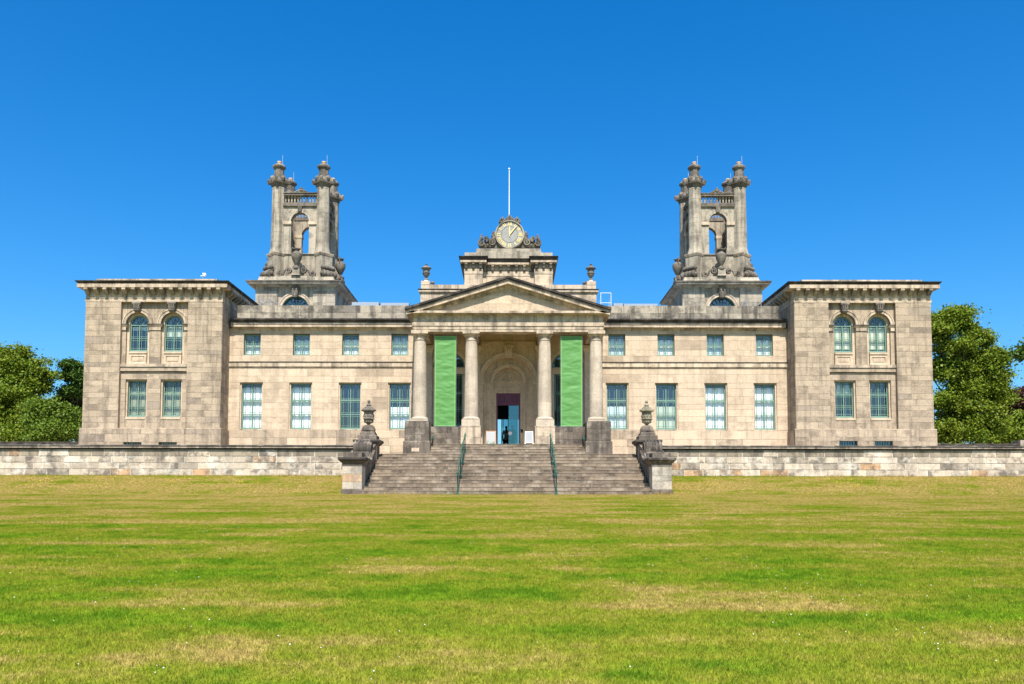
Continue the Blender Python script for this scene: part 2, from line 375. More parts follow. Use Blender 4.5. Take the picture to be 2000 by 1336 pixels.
def wallgrid(mb, x0, x1, z0, z1, y0, y1, holes=(), m=0):
    xs = sorted({x0, x1, *[v for h in holes for v in h[:2] if x0 < v < x1]})
    for a, b in zip(xs, xs[1:]):
        hs_ = sorted((max(z0, h[2]), min(z1, h[3])) for h in holes if h[0] <= a+1e-6 and h[1] >= b-1e-6); z = z0
        for h0, h1 in hs_:
            if h0 > z: mb.box(a, b, y0, y1, z, h0, m)
            z = h1
        if z < z1: mb.box(a, b, y0, y1, z, z1, m)
    return mb

# distances (metres from the camera) of the main planes
D_STEP = 35.5; RISE = .1624; TREAD = .435; D_WALL = 39.8; D_COL = 42.15; D_PAV = 44.06; D_MAIN = 45.3
Z_TERR = 12*RISE; Z_FLOOR = Z(867.3, 41.7)
ZG = lambda y: (-2.05+.0577*max(y, -20) if y < 34.6 else (-.053 + (y-34.6)*.045 if y < 36.2 else .02+(min(y, 40)-36.2)/(39.7-36.2)*.86))

# ------------------------------------------------------------------ ground
def make_lawn():
    ys = np.unique(np.concatenate([np.linspace(-300, -20, 8), np.linspace(-20, 30, 26), np.linspace(30, 40.2, 42)]))
    xs = np.unique(np.concatenate([np.linspace(-300, -40, 8), np.linspace(-40, 40, 121), np.linspace(40, 300, 8)]))
    vs = []
    for y in ys:
        for x in xs:
            z = ZG(y)
            if 36 < y and abs(x) < 5.8: z = -.4
            
            vs.append((x, y, z))
    nx = len(xs); fs = [(j*nx+i, j*nx+i+1, (j+1)*nx+i+1, (j+1)*nx+i) for j in range(len(ys)-1) for i in range(nx-1)]
    me = bpy.data.meshes.new('lawn'); me.from_pydata(vs, [], fs); me.materials.append(M['lawn'])
    me.polygons.foreach_set('use_smooth', [True]*len(fs))
    o = bpy.data.objects.new('lawn', me); COL.objects.link(o); o['kind'] = 'structure'
make_lawn()
mb = MB().box(-300, 300, 40.62, 900, Z_TERR-.5, Z_TERR-.01); o = build(mb, 'terrace_ground', 'gravel', kind='structure')

# ------------------------------------------------------------------ the building
B = empty('gallery_building', (0, D_MAIN, Z_TERR), 'symmetrical sandstone gallery with columned portico, clock and twin chimney towers', 'building')
STN = []; PLB = []; PAR = []
zm = lambda py: Z(py, D_MAIN); zp = lambda py: Z(py, D_PAV)

# --- windows
def pane_set(parent, rects, y, mat):
    for x0, x1, z0, z1 in rects:
        mb = MB(); t = random.uniform(-.006, .006); u = random.uniform(-.006, .006)
        mb.add([(x0,y-t-u,z0),(x1,y+t-u,z0),(x1,y+t+u,z1),(x0,y-t+u,z1)], [(0,1,2,3)]); build(mb, 'pane', mat, parent, fix=False)
def window(cx, z0, z1, hw, y, rails, bl=None, bmat='blind', gl='glass', thick=.035, arch=False, panes=True):
    """sash window: z0..z1, half width hw, frame front at y; rails = heights (0..1) of the cross rails with half thickness"""
    fw = .045; mb = MB(); zt = z1
    mb.box(cx-hw, cx-hw+fw, y, y+.09, z0, z1); mb.box(cx+hw-fw, cx+hw, y, y+.09, z0, z1)
    mb.box(cx-hw+fw, cx+hw-fw, y, y+.09, z0, z0+.10); mb.box(cx-hw+fw, cx+hw-fw, y, y+.09, z1-.05, z1)
    mb.box(cx-.024, cx+.024, y+.008, y+.08, z0+.10, z1-.05)
    zz = [z0+.10]
    for r, h in rails:
        zc = z0+(z1-z0)*r; mb.box(cx-hw+fw, cx-.024, y+.012, y+.075, zc-h, zc+h); mb.box(cx+.024, cx+hw-fw, y+.012, y+.075, zc-h, zc+h); zz += [zc]
    zz.append(z1-.05)
    if arch:
        mb.arc(cx, z1, hw-fw, hw, y, y+.09, n=20)
    wo_ = build(mb, 'window', 'green', B)
    gb = MB(); q = .010
    for sgn in (-1, 1):
        a, b = sorted((cx+sgn*.024, cx+sgn*(hw-fw))); W = b-a
        for fx in (.22, .78): gb.box(a+W*fx-q, a+W*fx+q, y+.03, y+.055, z0+.1, z1-.05)
        for k in range(len(zz)-1):
            lo, hi = zz[k], zz[k+1]
            for e in ((lo+.10,) if k else (lo+.09,))+((hi-.10,) if k == len(zz)-2 else (hi-.10,)):
                if lo+.05 < e < hi-.05: gb.box(a, b, y+.032, y+.053, e-q, e+q)
    if arch:
        for i in range(1, 6):
            a = PI*i/6; c, s = math.cos(a), math.sin(a); r0, r1 = hw*.34, hw-fw
            gb.poly([(cx+r0*c-q*s, z1+r0*s+q*c), (cx+r0*c+q*s, z1+r0*s-q*c), (cx+r1*c+q*s, z1+r1*s-q*c), (cx+r1*c-q*s, z1+r1*s+q*c)], y+.03, y+.05)
        gb.arc(cx, z1, hw*.30, hw*.36, y+.03, y+.05, n=12)
    build(gb, 'glazing_bar', 'green', wo_)
    if panes:
        rc = [(cx+sg*(hw-fw) if sg < 0 else cx, cx if sg < 0 else cx+hw-fw, lo, hi) for sg in (-1, 1) for lo, hi in zip(zz, zz[1:])]
        pane_set(wo_, rc, y+.062, gl)
    if arch:
        ab = MB(); ab.add([(cx, y+.062, z1)]+[(cx+(hw-fw)*math.cos(PI*i/16), y+.062, z1+(hw-fw)*math.sin(PI*i/16)) for i in range(17)], [(0, i+1, i+2) for i in range(16)])
        build(ab, 'pane', gl, wo_, fix=False)
    if bl:
        b0, b1 = z0+(z1-z0)*bl[0]+.02, z0+(z1-z0)*bl[1]; n = 13; vs = []
        for j in range(2):
            for i in range(n):
                vs.append((cx-hw+.01+(2*hw-.02)*i/(n-1), y+.16+.010*math.sin(i*PI/1.5+cx)+random.uniform(-.004, .004), (b0, b1)[j]))
        mb = MB().add(vs, [(i, i+1, n+i+1, n+i) for i in range(n-1)]); build(mb, 'blind', bmat, wo_, smooth=True, fix=False)
    return wo_

# --- wings
WX = [5.70+2.585*k for k in range(4)]
zU0, zU1 = zm(695), zm(652); zL0, zL1 = zm(839.5), zm(747.5); zS0, zS1 = zm(717.5), zm(707.5); zPl = zm(841)
zBed, zCor, zParT = zm(641), zm(625.5), zm(597.5)
upper_blind = {-1: {5.70: ('gblind', 0, .80), 1: 0}, }
for s in (-1, 1):
    xs = sorted((s*4.9, s*14.65)); holesU = [(s*x-.445, s*x+.445, zU0, zU1) for x in WX]; holesL = [(s*x-.60, s*x+.60, zL0, zL1) for x in WX]
    mb = MB(); wallgrid(mb, xs[0], xs[1], Z_TERR-.2, zBed, D_MAIN, D_MAIN+.45, holesU+holesL); build(mb, 'wall', 'cream', B)
    lvU = levels(zS1, zBed, .345, (zU0, zU1)); lvL = levels(zPl, zS0, .355, (zL0+.01, zL1))
    STN += [('cream', b) for b in ashlar(xs[0], xs[1], lvU, D_MAIN, .92, holesU)]
    STN += [('cream', b) for b in ashlar(xs[0], xs[1], lvL, D_MAIN, .95, holesL)]
    PLB += [('cream' if random.random() < .6 else 'grey', b) for b in ashlar(xs[0], xs[1], levels(Z_TERR-.1, zPl, .36), D_MAIN-.05, 1.15, depth=.06)]
    mb = MB().box(xs[0], xs[1], D_MAIN-.09, D_MAIN+.02, zS0+.02, zS1-.03).polyx([(D_MAIN-.03,zS0-.05),(D_MAIN+.02,zS0-.05),(D_MAIN+.02,zS0+.02),(D_MAIN-.08,zS0+.02)], *xs, m=0)
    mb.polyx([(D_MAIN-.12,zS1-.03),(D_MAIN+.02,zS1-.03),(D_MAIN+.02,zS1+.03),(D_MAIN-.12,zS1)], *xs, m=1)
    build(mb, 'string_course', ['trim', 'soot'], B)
    cx_ = sorted((s*4.9, s*14.50))
    mb = MB()
    mb.polyx([(D_MAIN-.02,zm(646)),(D_MAIN+.1,zm(646)),(D_MAIN+.1,zBed),(D_MAIN-.10,zBed)], *cx_, m=0)
    mb.box(*cx_, D_MAIN-.30, D_MAIN+.3, zBed, zm(636), m=0)
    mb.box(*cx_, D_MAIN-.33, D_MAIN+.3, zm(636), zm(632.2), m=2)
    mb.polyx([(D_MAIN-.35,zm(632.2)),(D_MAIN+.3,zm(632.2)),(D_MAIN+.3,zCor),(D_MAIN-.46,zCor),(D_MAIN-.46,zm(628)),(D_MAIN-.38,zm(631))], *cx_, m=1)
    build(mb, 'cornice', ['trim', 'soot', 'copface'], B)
    px_ = sorted((s*4.9, s*14.25))
    PAR += [('parapet', b) for b in ashlar(px_[0], px_[1], [zCor, zm(612), zParT], D_MAIN-.08, 1.45, depth=.30, proud=.0)]
    mb = MB().box(px_[0]+.01, px_[1]-.01, D_MAIN-.06, D_MAIN+.2, zCor-.05, zParT-.02); build(mb, 'parapet_core', 'parapet', B)
    for k, x in enumerate(WX):
        c = s*x
        ub = {(-1,3):('blind',0,.56),(-1,2):('gblind',0,.78),(-1,1):('blind',0,.80),(-1,0):('gblind',0,.90),(1,0):('gblind',0,.85),(1,1):('blind',0,.80),(1,2):('gblind',0,.88),(1,3):('blind',0,.80)}[(s,k)]
        window(c, zU0, zU1-.04, .42, D_MAIN+.16, [(.5, .03)], ub[1:], ub[0], gl='glass' if ub[0] == 'blind' else 'mirror')
        mb = MB().box(c-.44, c+.44, D_MAIN-.012, D_MAIN+.2, zS1+.05, zU0+.01); build(mb, 'window_apron', 'cream', B)
        lb = {(-1,3):('blind',0,.93),(-1,2):('blind',0,.93),(-1,1):None,(-1,0):('blind',0,.50),(1,0):('gblind',0,.52),(1,1):('cblind',0,.52),(1,2):('blind',0,.93),(1,3):('blind',0,.93)}[(s,k)]
        mb = MB()
        for q in (-1, 1):
            a, b = sorted((c+q*.60, c+q*.535)); mb.box(a, b, D_MAIN+.075, D_MAIN+.3, zL0, zL1)
        mb.box(c-.535, c+.535, D_MAIN+.075, D_MAIN+.3, zL1-.045, zL1); build(mb, 'window_surround', 'cream', B)
        window(c, zL0+.02, zL1-.05, .53, D_MAIN+.20, [(.33, .022), (.64, .04)], lb[1:] if lb else None, lb[0] if lb else 'blind', gl='glass' if lb and lb[0] == 'blind' and lb[2] > .6 else 'mirror')
        mb = MB().box(c-.56, c+.56, D_MAIN-.03, D_MAIN+.28, zL0-.035, zL0+.018); build(mb, 'window_sill', 'trim', B)

# --- pavilions
zArc = zp(590.5); zC0 = zp(584); zMod0, zMod1 = zp(577.8), zp(565.5); zFas = zp(558); zTop = zp(552.3); zPP = zp(837)
mod_src = None
def modillion(x0, y0, yaw=0):
    global mod_src
    if mod_src is None:
        h = zMod1-zMod0
        mb = MB().polyx([(.0,.05),(.0,h),(-.34,h),(-.36,h-.10),(-.27,h-.17),(-.16,.10),(-.09,.02)], -.095, .095)
        mod_src = build(mb, 'modillion', 'grimy_shaded', B); COL.objects.unlink(mod_src)
        me = mod_src.data; off = Vector(LOC[mod_src.name]); me.transform(Matrix.Translation(off))
    o = copy_to(mod_src, B, (x0, y0, zMod0)); o.rotation_euler = (0, 0, yaw); return o
for s in (-1, 1):
    cxp = s*18.15; x0, x1 = cxp-3.5, cxp+3.5; bx0, bx1 = sorted((s*16.4, s*19.83)); YB = 56.0
    yb = D_PAV+.20                                   # recessed bay plane
    wc = (s*18.135-.895, s*18.135+.895); zst1, zst0 = zp(711.5), zp(726)
    zaS, zaB = Z(634, yb), Z(687, yb); zlT, zlB = Z(742, yb), Z(815, yb)
    # core masses
    mb = MB()
    for a, b in ((x0, bx0), (bx1, x1)): mb.box(a, b, D_PAV, D_PAV+.6, Z_TERR-.2, zC0)
    holes = [(c-.55, c+.55, zlB, zlT) for c in wc]
    wallgrid(mb, bx0, bx1, Z_TERR-.2, zst0, yb, yb+.4, holes+[(c-.46, c+.46, zp(873), zp(860)) for c in wc])
    for c, a, b in ((wc[0], bx0, sum(wc)/2), (wc[1], sum(wc)/2, bx1)): mb.archwall(a, b, zst0, zC0, c, .60, zaS, yb, yb+.40)
    mb.box(x0, x0+.4, D_PAV+.6, YB, Z_TERR-.2, zC0); mb.box(x1-.4, x1, D_PAV+.6, YB, Z_TERR-.2, zC0); mb.box(x0+.4, x1-.4, YB-.4, YB, Z_TERR-.2, zC0)
    build(mb, 'wall', 'grey', B)
    lv = levels(zPP, zArc, .305)
    for a, b in ((x0, bx0), (bx1, x1)): STN += [('grey', q) for q in ashlar(a, b, lv, D_PAV, .98, depth=.06)]
    bl = levels(zPP, zp(730), .36, (zlT, zlB))
    STN += [('grey', q) for q in ashlar(bx0, bx1, bl, yb, .78, [(c-.55, c+.55, Z(836, yb), zlT) for c in wc])]
    # spandrel / jamb stones between the arched windows
    STN += [('grey', q) for q in ashlar(wc[0]+.62, wc[1]-.62, levels(zst1, Z(647, yb), .33), yb, .6)]
    # stones of the return that faces the portico
    xi = x1 if s < 0 else x0
    for a, b in zip(lv, lv[1:]):
        y = D_PAV+.02
        while y < D_MAIN-.1:
            L = min(random.uniform(.5, .9), D_MAIN-y); STN.append(('grey', (min(xi, xi-s*.014)-.0, max(xi, xi-s*.014)+.0, y, y+L-.01, a+.004, b-.004))); y += L
    # plinth
    mb = MB().rect(x0, x1, D_PAV, YB, [(.10, Z_TERR-.2), (.10, zPP-.05), (.02, zPP)]); 
    hp = [(c-.46, c+.46, zp(873), zp(860)) for c in wc]
    mb = MB(); wallgrid(mb, x0-.10, x1+.10, Z_TERR-.2, zPP-.04, D_PAV-.08, D_PAV+.12, hp)
    mb.box(x0-.10, x0+.02, D_PAV+.12, YB, Z_TERR-.2, zPP-.04); mb.box(x1-.02, x1+.10, D_PAV+.12, YB, Z_TERR-.2, zPP-.04)
    mb.polyx([(D_PAV-.10, zPP-.04), (D_PAV+.25, zPP-.04), (D_PAV+.25, zPP+.02), (D_PAV-.03, zPP)], x0-.11, x1+.11)
    build(mb, 'plinth', 'grey', B)
    PLB += [('grey', q) for q in ashlar(x0-.10, x1+.10, levels(Z_TERR-.1, zPP-.045, .30), D_PAV-.08, 1.1, hp)]
    for c in wc:
        mb = MB().box(c-.46, c+.46, D_PAV+.02, D_PAV+.06, zp(861), zp(860)).box(c-.46, c+.46, D_PAV+.02, D_PAV+.05, zp(872.5), zp(871))
        for i in range(-3, 4): mb.box(c+i*.13-.012, c+i*.13+.012, D_PAV+.025, D_PAV+.05, zp(871), zp(861))
        wb = build(mb, 'basement_window', 'dkgreen', B); pane_set(wb, [(c-.45, c+.45, zp(872), zp(861))], D_PAV+.055, 'mirror')
    # string course of the bay
    mb = MB().box(bx0, bx1, yb-.10, yb+.1, Z(726, yb), Z(718, yb)).polyx([(yb-.15, Z(718,yb)), (yb+.1, Z(718,yb)), (yb+.1, Z(711,yb)), (yb-.15, Z(712.5,yb))], bx0, bx1, m=1)
    build(mb, 'string_course', ['grey', 'trim'], B)
    # arched windows with archivolts, imposts, keystones, aprons
    for c in wc:
        mb = MB().arc(c, zaS, .60, .775, yb-.07, yb+.1).arc(c, zaS, .735, .79, yb-.10, yb)
        build(mb, 'archivolt', 'trim', B)
        mb = MB().archwall(c-.60, c+.60, zst1, zaS+.62, c, .47, zaS, yb+.12, yb+.35); build(mb, 'window_surround', 'cream', B)
        mb = MB().poly([(c-.21, zArc-.01), (c+.21, zArc-.01), (c+.13, Z(611,yb)), (c-.13, Z(611,yb))], yb-.24, yb+.05)
        for k in (-1, 0, 1): mb.poly([(c+k*.13-.045, zArc-.05), (c+k*.13+.045, zArc-.05), (c+k*.085+.03, Z(606,yb)), (c+k*.085-.03, Z(606,yb))], yb-.29, yb-.23)
        mb.tube([(c-.22, yb-.22, zArc-.09), (c+.22, yb-.22, zArc-.09)], .085, 10); mb.tube([(c-.14, yb-.22, Z(608,yb)), (c+.14, yb-.22, Z(608,yb))], .06, 10)
        build(mb, 'keystone', 'carved', B)
        b_ = {(-1,0):('blind',.80,.93),(-1,1):('cblind',.55,.95),(1,0):('cblind',.12,.95),(1,1):('cblind',.12,.95)}[(s, wc.index(c))]
        window(c, zaB, zaS, .455, yb+.20, [(.49, .015)], b_[1:], b_[0], gl='mirror' if s < 0 else 'glass', arch=True)
        mb = MB().box(c-.46, c+.46, yb+.04, yb+.3, Z(691,yb), zaB-.005).box(c-.45, c+.45, yb+.10, yb+.3, zst1, Z(692,yb))
        mb.box(c-.45, c+.45, yb+.065, yb+.12, Z(696,yb), Z(693,yb)).box(c-.45, c+.45, yb+.065, yb+.12, zst1+.001, Z(707,yb)).box(c-.45, c-.33, yb+.065, yb+.12, Z(707,yb), Z(696,yb)).box(c+.33, c+.45, yb+.065, yb+.12, Z(707,yb), Z(696,yb)).box(c-.27, c+.27, yb+.08, yb+.12, Z(705.5,yb), Z(697.5,yb))
        build(mb, 'window_apron', 'cream', B)
        # lower window
        mb = MB()
        for q in (-1, 1):
            a, b = sorted((c+q*.55, c+q*.475)); mb.box(a, b, yb+.09, yb+.34, zlB, zlT)
        mb.box(c-.475, c+.475, yb+.09, yb+.34, zlT-.05, zlT); build(mb, 'window_surround', 'cream', B)
        lb = {(-1,0):('oblind',0,.92),(-1,1):('oblind',0,.84),(1,0):('cblind',.68,.93),(1,1):None}[(s, wc.index(c))]
        window(c, zlB+.01, zlT-.05, .47, yb+.24, [(.30, .016), (.64, .03)], lb[1:] if lb else None, lb[0] if lb else 'blind', gl='mirror' if s > 0 else 'glass')
        mb = MB().box(c-.50, c+.50, yb-.03, yb+.3, Z(820,yb), zlB-.003).box(c-.49, c+.49, yb+.06, yb+.3, Z(836,yb), Z(820.5,yb)).box(c-.40, c+.40, yb+.035, yb+.1, Z(833.5,yb), Z(824.5,yb))
        for q in (-1, 1): a, b = sorted((c+q*.49, c+q*.43)); mb.box(a, b, yb+.02, yb+.1, Z(836,yb), Z(820.5,yb))
        build(mb, 'window_apron', 'cream', B)
    zi1, zi0 = Z(634, yb), Z(640, yb)
    for a, b in ((bx0+.002, wc[0]-.60), (wc[0]+.60, wc[1]-.60), (wc[1]+.60, bx1-.002)):
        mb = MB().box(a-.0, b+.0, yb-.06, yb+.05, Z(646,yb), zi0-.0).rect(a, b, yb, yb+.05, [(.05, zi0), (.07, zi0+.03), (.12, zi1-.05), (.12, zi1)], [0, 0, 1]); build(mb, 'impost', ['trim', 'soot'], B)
    # entablature and cornice
    P = lambda *pts: [(o_, zp(py) if py > 5 else py) for o_, py in pts]
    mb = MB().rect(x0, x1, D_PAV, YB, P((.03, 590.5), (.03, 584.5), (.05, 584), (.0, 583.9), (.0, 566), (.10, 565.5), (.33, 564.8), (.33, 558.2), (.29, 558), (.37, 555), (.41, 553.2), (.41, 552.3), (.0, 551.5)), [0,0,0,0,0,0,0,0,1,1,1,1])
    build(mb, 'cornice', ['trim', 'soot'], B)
    n = 15
    for i in range(n): modillion(x0+.12+(x1-x0-.24)*i/(n-1), D_PAV)
    for i in range(1, 24): modillion(xi, D_PAV+.14+.465*i, -s*PI/2)
    mb = MB().rect(x0+.45, x1-.35, D_PAV+.12, YB-.3, [(0, zp(552)), (0, Z(545.6, D_PAV+.12))]); build(mb, 'blocking_course', 'trim', B)
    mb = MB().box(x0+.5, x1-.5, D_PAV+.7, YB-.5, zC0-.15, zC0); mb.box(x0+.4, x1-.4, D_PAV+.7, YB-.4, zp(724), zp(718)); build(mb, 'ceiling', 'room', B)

stones_out('stone', STN, B, 300, 'stonework'); stones_out('plinth_block', PLB, B, 300); stones_out('parapet_block', PAR, B, 300)

# --- shell behind the wings: roof, back wall, floors, partition walls
mb = MB().box(-14.3, 14.3, D_MAIN+.22, 56, zCor-.35, zCor-.1); build(mb, 'roof', 'lead', B)
for s in (-1, 1):
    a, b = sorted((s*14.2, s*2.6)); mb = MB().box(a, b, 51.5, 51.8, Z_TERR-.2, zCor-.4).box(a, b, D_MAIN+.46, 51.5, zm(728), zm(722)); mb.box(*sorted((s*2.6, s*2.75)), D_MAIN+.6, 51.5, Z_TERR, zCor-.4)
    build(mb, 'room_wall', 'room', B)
for a_, b_, t_ in ((690, 742, 594.5), (746, 800, 595.8), (1196, 1214, 596), (1216, 1281, 596.8)):
    build(MB().box(X(a_,49,595), X(b_,49,595), 48.5, 49.8, zCor-.1, Z(t_,49)), 'roof_light', 'lead', B)

# --- portico
CXS = [-4.29, -1.79, 1.79, 4.29]
zCB, zCT = Z(825, D_COL), Z(648, D_COL); zFl = Z_FLOOR
def column_mesh():
    h = zCT-zCB; pl = .16; z0 = .10
    prof = [(.40, z0), (.43, z0+.035), (.43, z0+.07), (.385, z0+.11), (.36, z0+.125)]; n = 8
    for i in range(n+1):
        t = i/n; prof.append((.338-.055*t**1.7, z0+.15+(h-.62-z0)*t))
    zt = prof[-1][1]; prof += [(.305, zt+.01), (.305, zt+.045), (.283, zt+.055), (.285, zt+.16), (.30, zt+.165), (.30, zt+.19), (.36, zt+.25), (.395, zt+.29), (.395, zt+.31)]
    return prof, zt
prof, ztc = column_mesh()
for cx_ in CXS:
    base_ = MB().lathe(cx_, D_COL, [(r, zCB+z) for r, z in prof[:5]]+[(.338, zCB+.25)], 32)
    col_o = build(base_, 'column', 'column', B, smooth=True)
    cuts = [.25+(ztc-.25)*f for f in (0, .19, .38, .575, .79, 1)]
    for za_, zb_ in zip(cuts, cuts[1:]):              # the drums of the shaft
        rr = lambda z_: .338-.055*max(0, (z_-.25)/(ztc-.25))**1.7
        pts_ = [(rr(za_)-.005, zCB+za_), (rr(za_), zCB+za_+.006)]+[(rr(za_+(zb_-za_)*t_), zCB+za_+(zb_-za_)*t_) for t_ in (.33, .66)]+[(rr(zb_), zCB+zb_-.006), (rr(zb_)-.005, zCB+zb_)]
        build(MB().lathe(cx_, D_COL, pts_, 32), 'drum', 'column', col_o, smooth=True)
    build(MB().lathe(cx_, D_COL, [(r, zCB+z) for r, z in prof if z > ztc-.001], 32), 'capital', 'trim', col_o, smooth=True)
    mb = MB().box(cx_-.41, cx_+.41, D_COL-.41, D_COL+.41, zCB+prof[-1][1]-.003, zCT); build(mb, 'abacus', 'trim', col_o)
    mb = MB().box(cx_-.44, cx_+.44, D_COL-.44, D_COL+.44, zCB-.06 if abs(cx_) > 3 else Z(832.5, 41.9)-.01, zCB+.103); build(mb, 'plinth', 'column', col_o)
# pedestals and dwarf walls
zPt = Z(832.5, 41.9)
for s in (-1, 1):
    a, b = sorted((s*3.72, s*4.86)); yf = 40.78
    mb = MB().box(a, b, yf+.06, 44.6, Z(861.3, yf), zCB-.058)
    ped = build(mb, 'pedestal', 'pedestal', B)
    mb = MB().box(a-.06, b+.06, yf, 44.65, Z_TERR-.05, Z(862.5, yf)).rect(a, b, yf+.06, 44.59, [(.06, Z(862.5, yf)), (.005, Z(860.5, yf))]); build(mb, 'pedestal_base', 'pedestal', ped)
    for q in ashlar(a, b, levels(Z(860.3,yf), zCB-.06, .33), yf+.06, .75, proud=.012): block('pedestal_block', 'pedestal', q, ped)
    if s < 0:
        mb = MB().box(X(804,yf,874), X(818.5,yf,874), yf-.012, yf+.01, Z(882, yf), Z(875, yf)); build(mb, 'replaced_stone', 'trim', ped, label='pale replacement stone let into the dark pedestal')
    xi = s*3.72
    mb = MB().tube([(xi-s*.10, 41.35, Z(858,41.2)), (xi-s*.10, 42.6, Z(843,42.6))], .035, 8)
    for y_, z_ in ((41.5, Z(856.5,41.35)), (42.45, Z(844.5,42.5))): mb.tube([(xi-s*.10, y_, z_), (xi, y_, z_-.03)], .018, 6)
    build(mb, 'wall_handrail', 'dkgreen', ped)
    a, b = sorted((s*1.79-.48, s*1.79+.48))
    mb = MB().box(a, b, 41.72, 42.62, zFl-.3, zPt).box(a-.02, b+.02, 41.70, 42.64, zPt-.05, zPt+.002); ip = build(mb, 'pedestal', 'trim', B)
    for q in ashlar(a, b, levels(zFl, zPt-.06, .45), 41.72, .96, proud=.01): block('pedestal_block', 'trim', q, ip)
    a, b = sorted((s*2.27, s*3.72))
    mb = MB().box(a, b, 41.86, 42.36, zFl-.3, zPt-.03); dw = build(mb, 'dwarf_wall', 'pedestal', B)
    for q in ashlar(a, b, levels(zFl, zPt-.04, .30), 41.86, .55): block('stone', 'pedestal', q, dw)
# portico floor
mb = MB().box(-4.9, 4.9, 42.0, 46.3, Z_TERR, zFl-.002); build(mb, 'portico_floor', 'column', B)
# entablature
yf = D_COL-.30; hw = 4.62; zk = lambda py: Z(py, yf); zkc = lambda py: Z(py, yf-.34)
pr = [(0,648),(0,643.5),(.02,643.4),(.02,637),(.05,636.9),(.05,629.5),(.0,629.3)]
mb = MB()
def ent(o_, a, b):   # front beam plus two side beams
    mb.box(-hw-o_, hw+o_, yf-o_, yf+.62, zk(a), zk(b))
    for q in (-1, 1): mb.box(*sorted((q*(hw+o_), q*(hw-.62))), yf+.62, D_MAIN+.02, zk(a), zk(b))
ent(0, 648, 643.6); ent(.018, 643.6, 636.9); ent(.05, 636.9, 630)
ent(0, 630, 615)
mb.rect(-hw, hw, yf, D_MAIN-.1, [(.0, zk(616)), (.04, zk(615)), (.12, zkc(612.5)), (.14, zkc(611)), (.33, zkc(610.9)), (.33, zkc(606.6)), (.30, zkc(606.3))])
for cx_ in (-1.79, 1.79): mb.box(cx_-.28, cx_+.28, yf+.62, D_MAIN+.02, zk(648), zk(622))
entab = build(mb, 'entablature', 'trim', B)
mb = MB().box(-hw+.6, hw-.6, yf+.62, D_MAIN+.02, zk(622), zk(617)); build(mb, 'portico_ceiling', 'inner', B)
# pediment
xa, za = 0.0, Z(538.5, yf-.42); xb, zb = 4.98, Z(600.5, yf-.42); sl_ = (za-zb)/xb
def chev(mb, d0, d1, y0, y1, x=xb, m=0):     # band between vertical offsets d0 (upper) and d1 (lower) below the top line
    mb.poly([(-x, za-sl_*x-d0), (0, za-d0), (x, za-sl_*x-d0), (x, za-sl_*x-d1), (0, za-d1), (-x, za-sl_*x-d1)], y0, y1, m)
mb = MB(); yb_ = D_MAIN+.1
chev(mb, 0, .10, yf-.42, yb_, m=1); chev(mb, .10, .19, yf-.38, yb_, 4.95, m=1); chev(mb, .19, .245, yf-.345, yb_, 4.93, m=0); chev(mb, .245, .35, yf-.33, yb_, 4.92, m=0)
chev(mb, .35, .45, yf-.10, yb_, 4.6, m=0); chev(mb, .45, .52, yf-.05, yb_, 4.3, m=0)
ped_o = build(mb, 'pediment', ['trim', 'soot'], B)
zt0 = zkc(606.3)-.02
mb = MB().poly([(-4.3, zt0), (4.3, zt0), (0, za-.40)], yf+.02, yf+.5); build(mb, 'tympanum', 'cream', ped_o)
for lv0, lv1 in ((zt0, zt0+.42), (zt0+.42, zt0+.84)):
    L = (za-.5-lv1)/sl_
    for q in ashlar(-L, L, [lv0, lv1], yf+.02, 1.25, proud=.006, depth=.03): block('tympanum_block', 'cream', q, ped_o)
mb = MB()
for q in (-1, 1): mb.poly([(0, za-.06), (q*4.85, za-.06-sl_*4.85), (q*4.85, za-.16-sl_*4.85), (0, za-.16)], yf+.5, 46.2)
build(mb, 'portico_roof', 'lead', B)
# porch back wall
zSp = Z(745.5, D_MAIN); mb = MB(); zce = zk(617)
SWX = 3.12; zSs = Z(718, D_MAIN)
mb.archwall(-1.9, 1.9, zFl-.05, zce, 0, 1.32, zSp, D_MAIN, D_MAIN+.6)
for s in (-1, 1):
    a, b = sorted((s*1.9, s*4.9)); mb.archwall(a, b, Z(833, D_MAIN), zce, s*SWX, .84, zSs, D_MAIN, D_MAIN+.5); mb.box(a, b, D_MAIN, D_MAIN+.5, zFl-.05, Z(833, D_MAIN))
pw = build(mb, 'porch_wall', 'inner', B)
mb = MB().box(-4.9, -1.9, D_MAIN+.02, D_MAIN+.4, zce, zBed+.3).box(1.9, 4.9, D_MAIN+.02, D_MAIN+.4, zce, zBed+.3); build(mb, 'upper_wall', 'inner', B)
pst = []
for s in (-1, 1):
    lvq = levels(zFl, zSp, .42)
    a, b = sorted((s*1.34, s*1.52)); 
    for aa, bb in zip(lvq, lvq[1:]): pst.append((a+.005, b-.005, D_MAIN-.02, D_MAIN+.04, aa+.005, bb-.005))
for q in pst: block('stone', 'inner', q, pw)
mb = MB().arc(0, zSp, 1.32, 1.46, D_MAIN-.06, D_MAIN+.1).arc(0, zSp, 1.46, 1.55, D_MAIN-.15, D_MAIN+.05); build(mb, 'archivolt', 'inner', B)
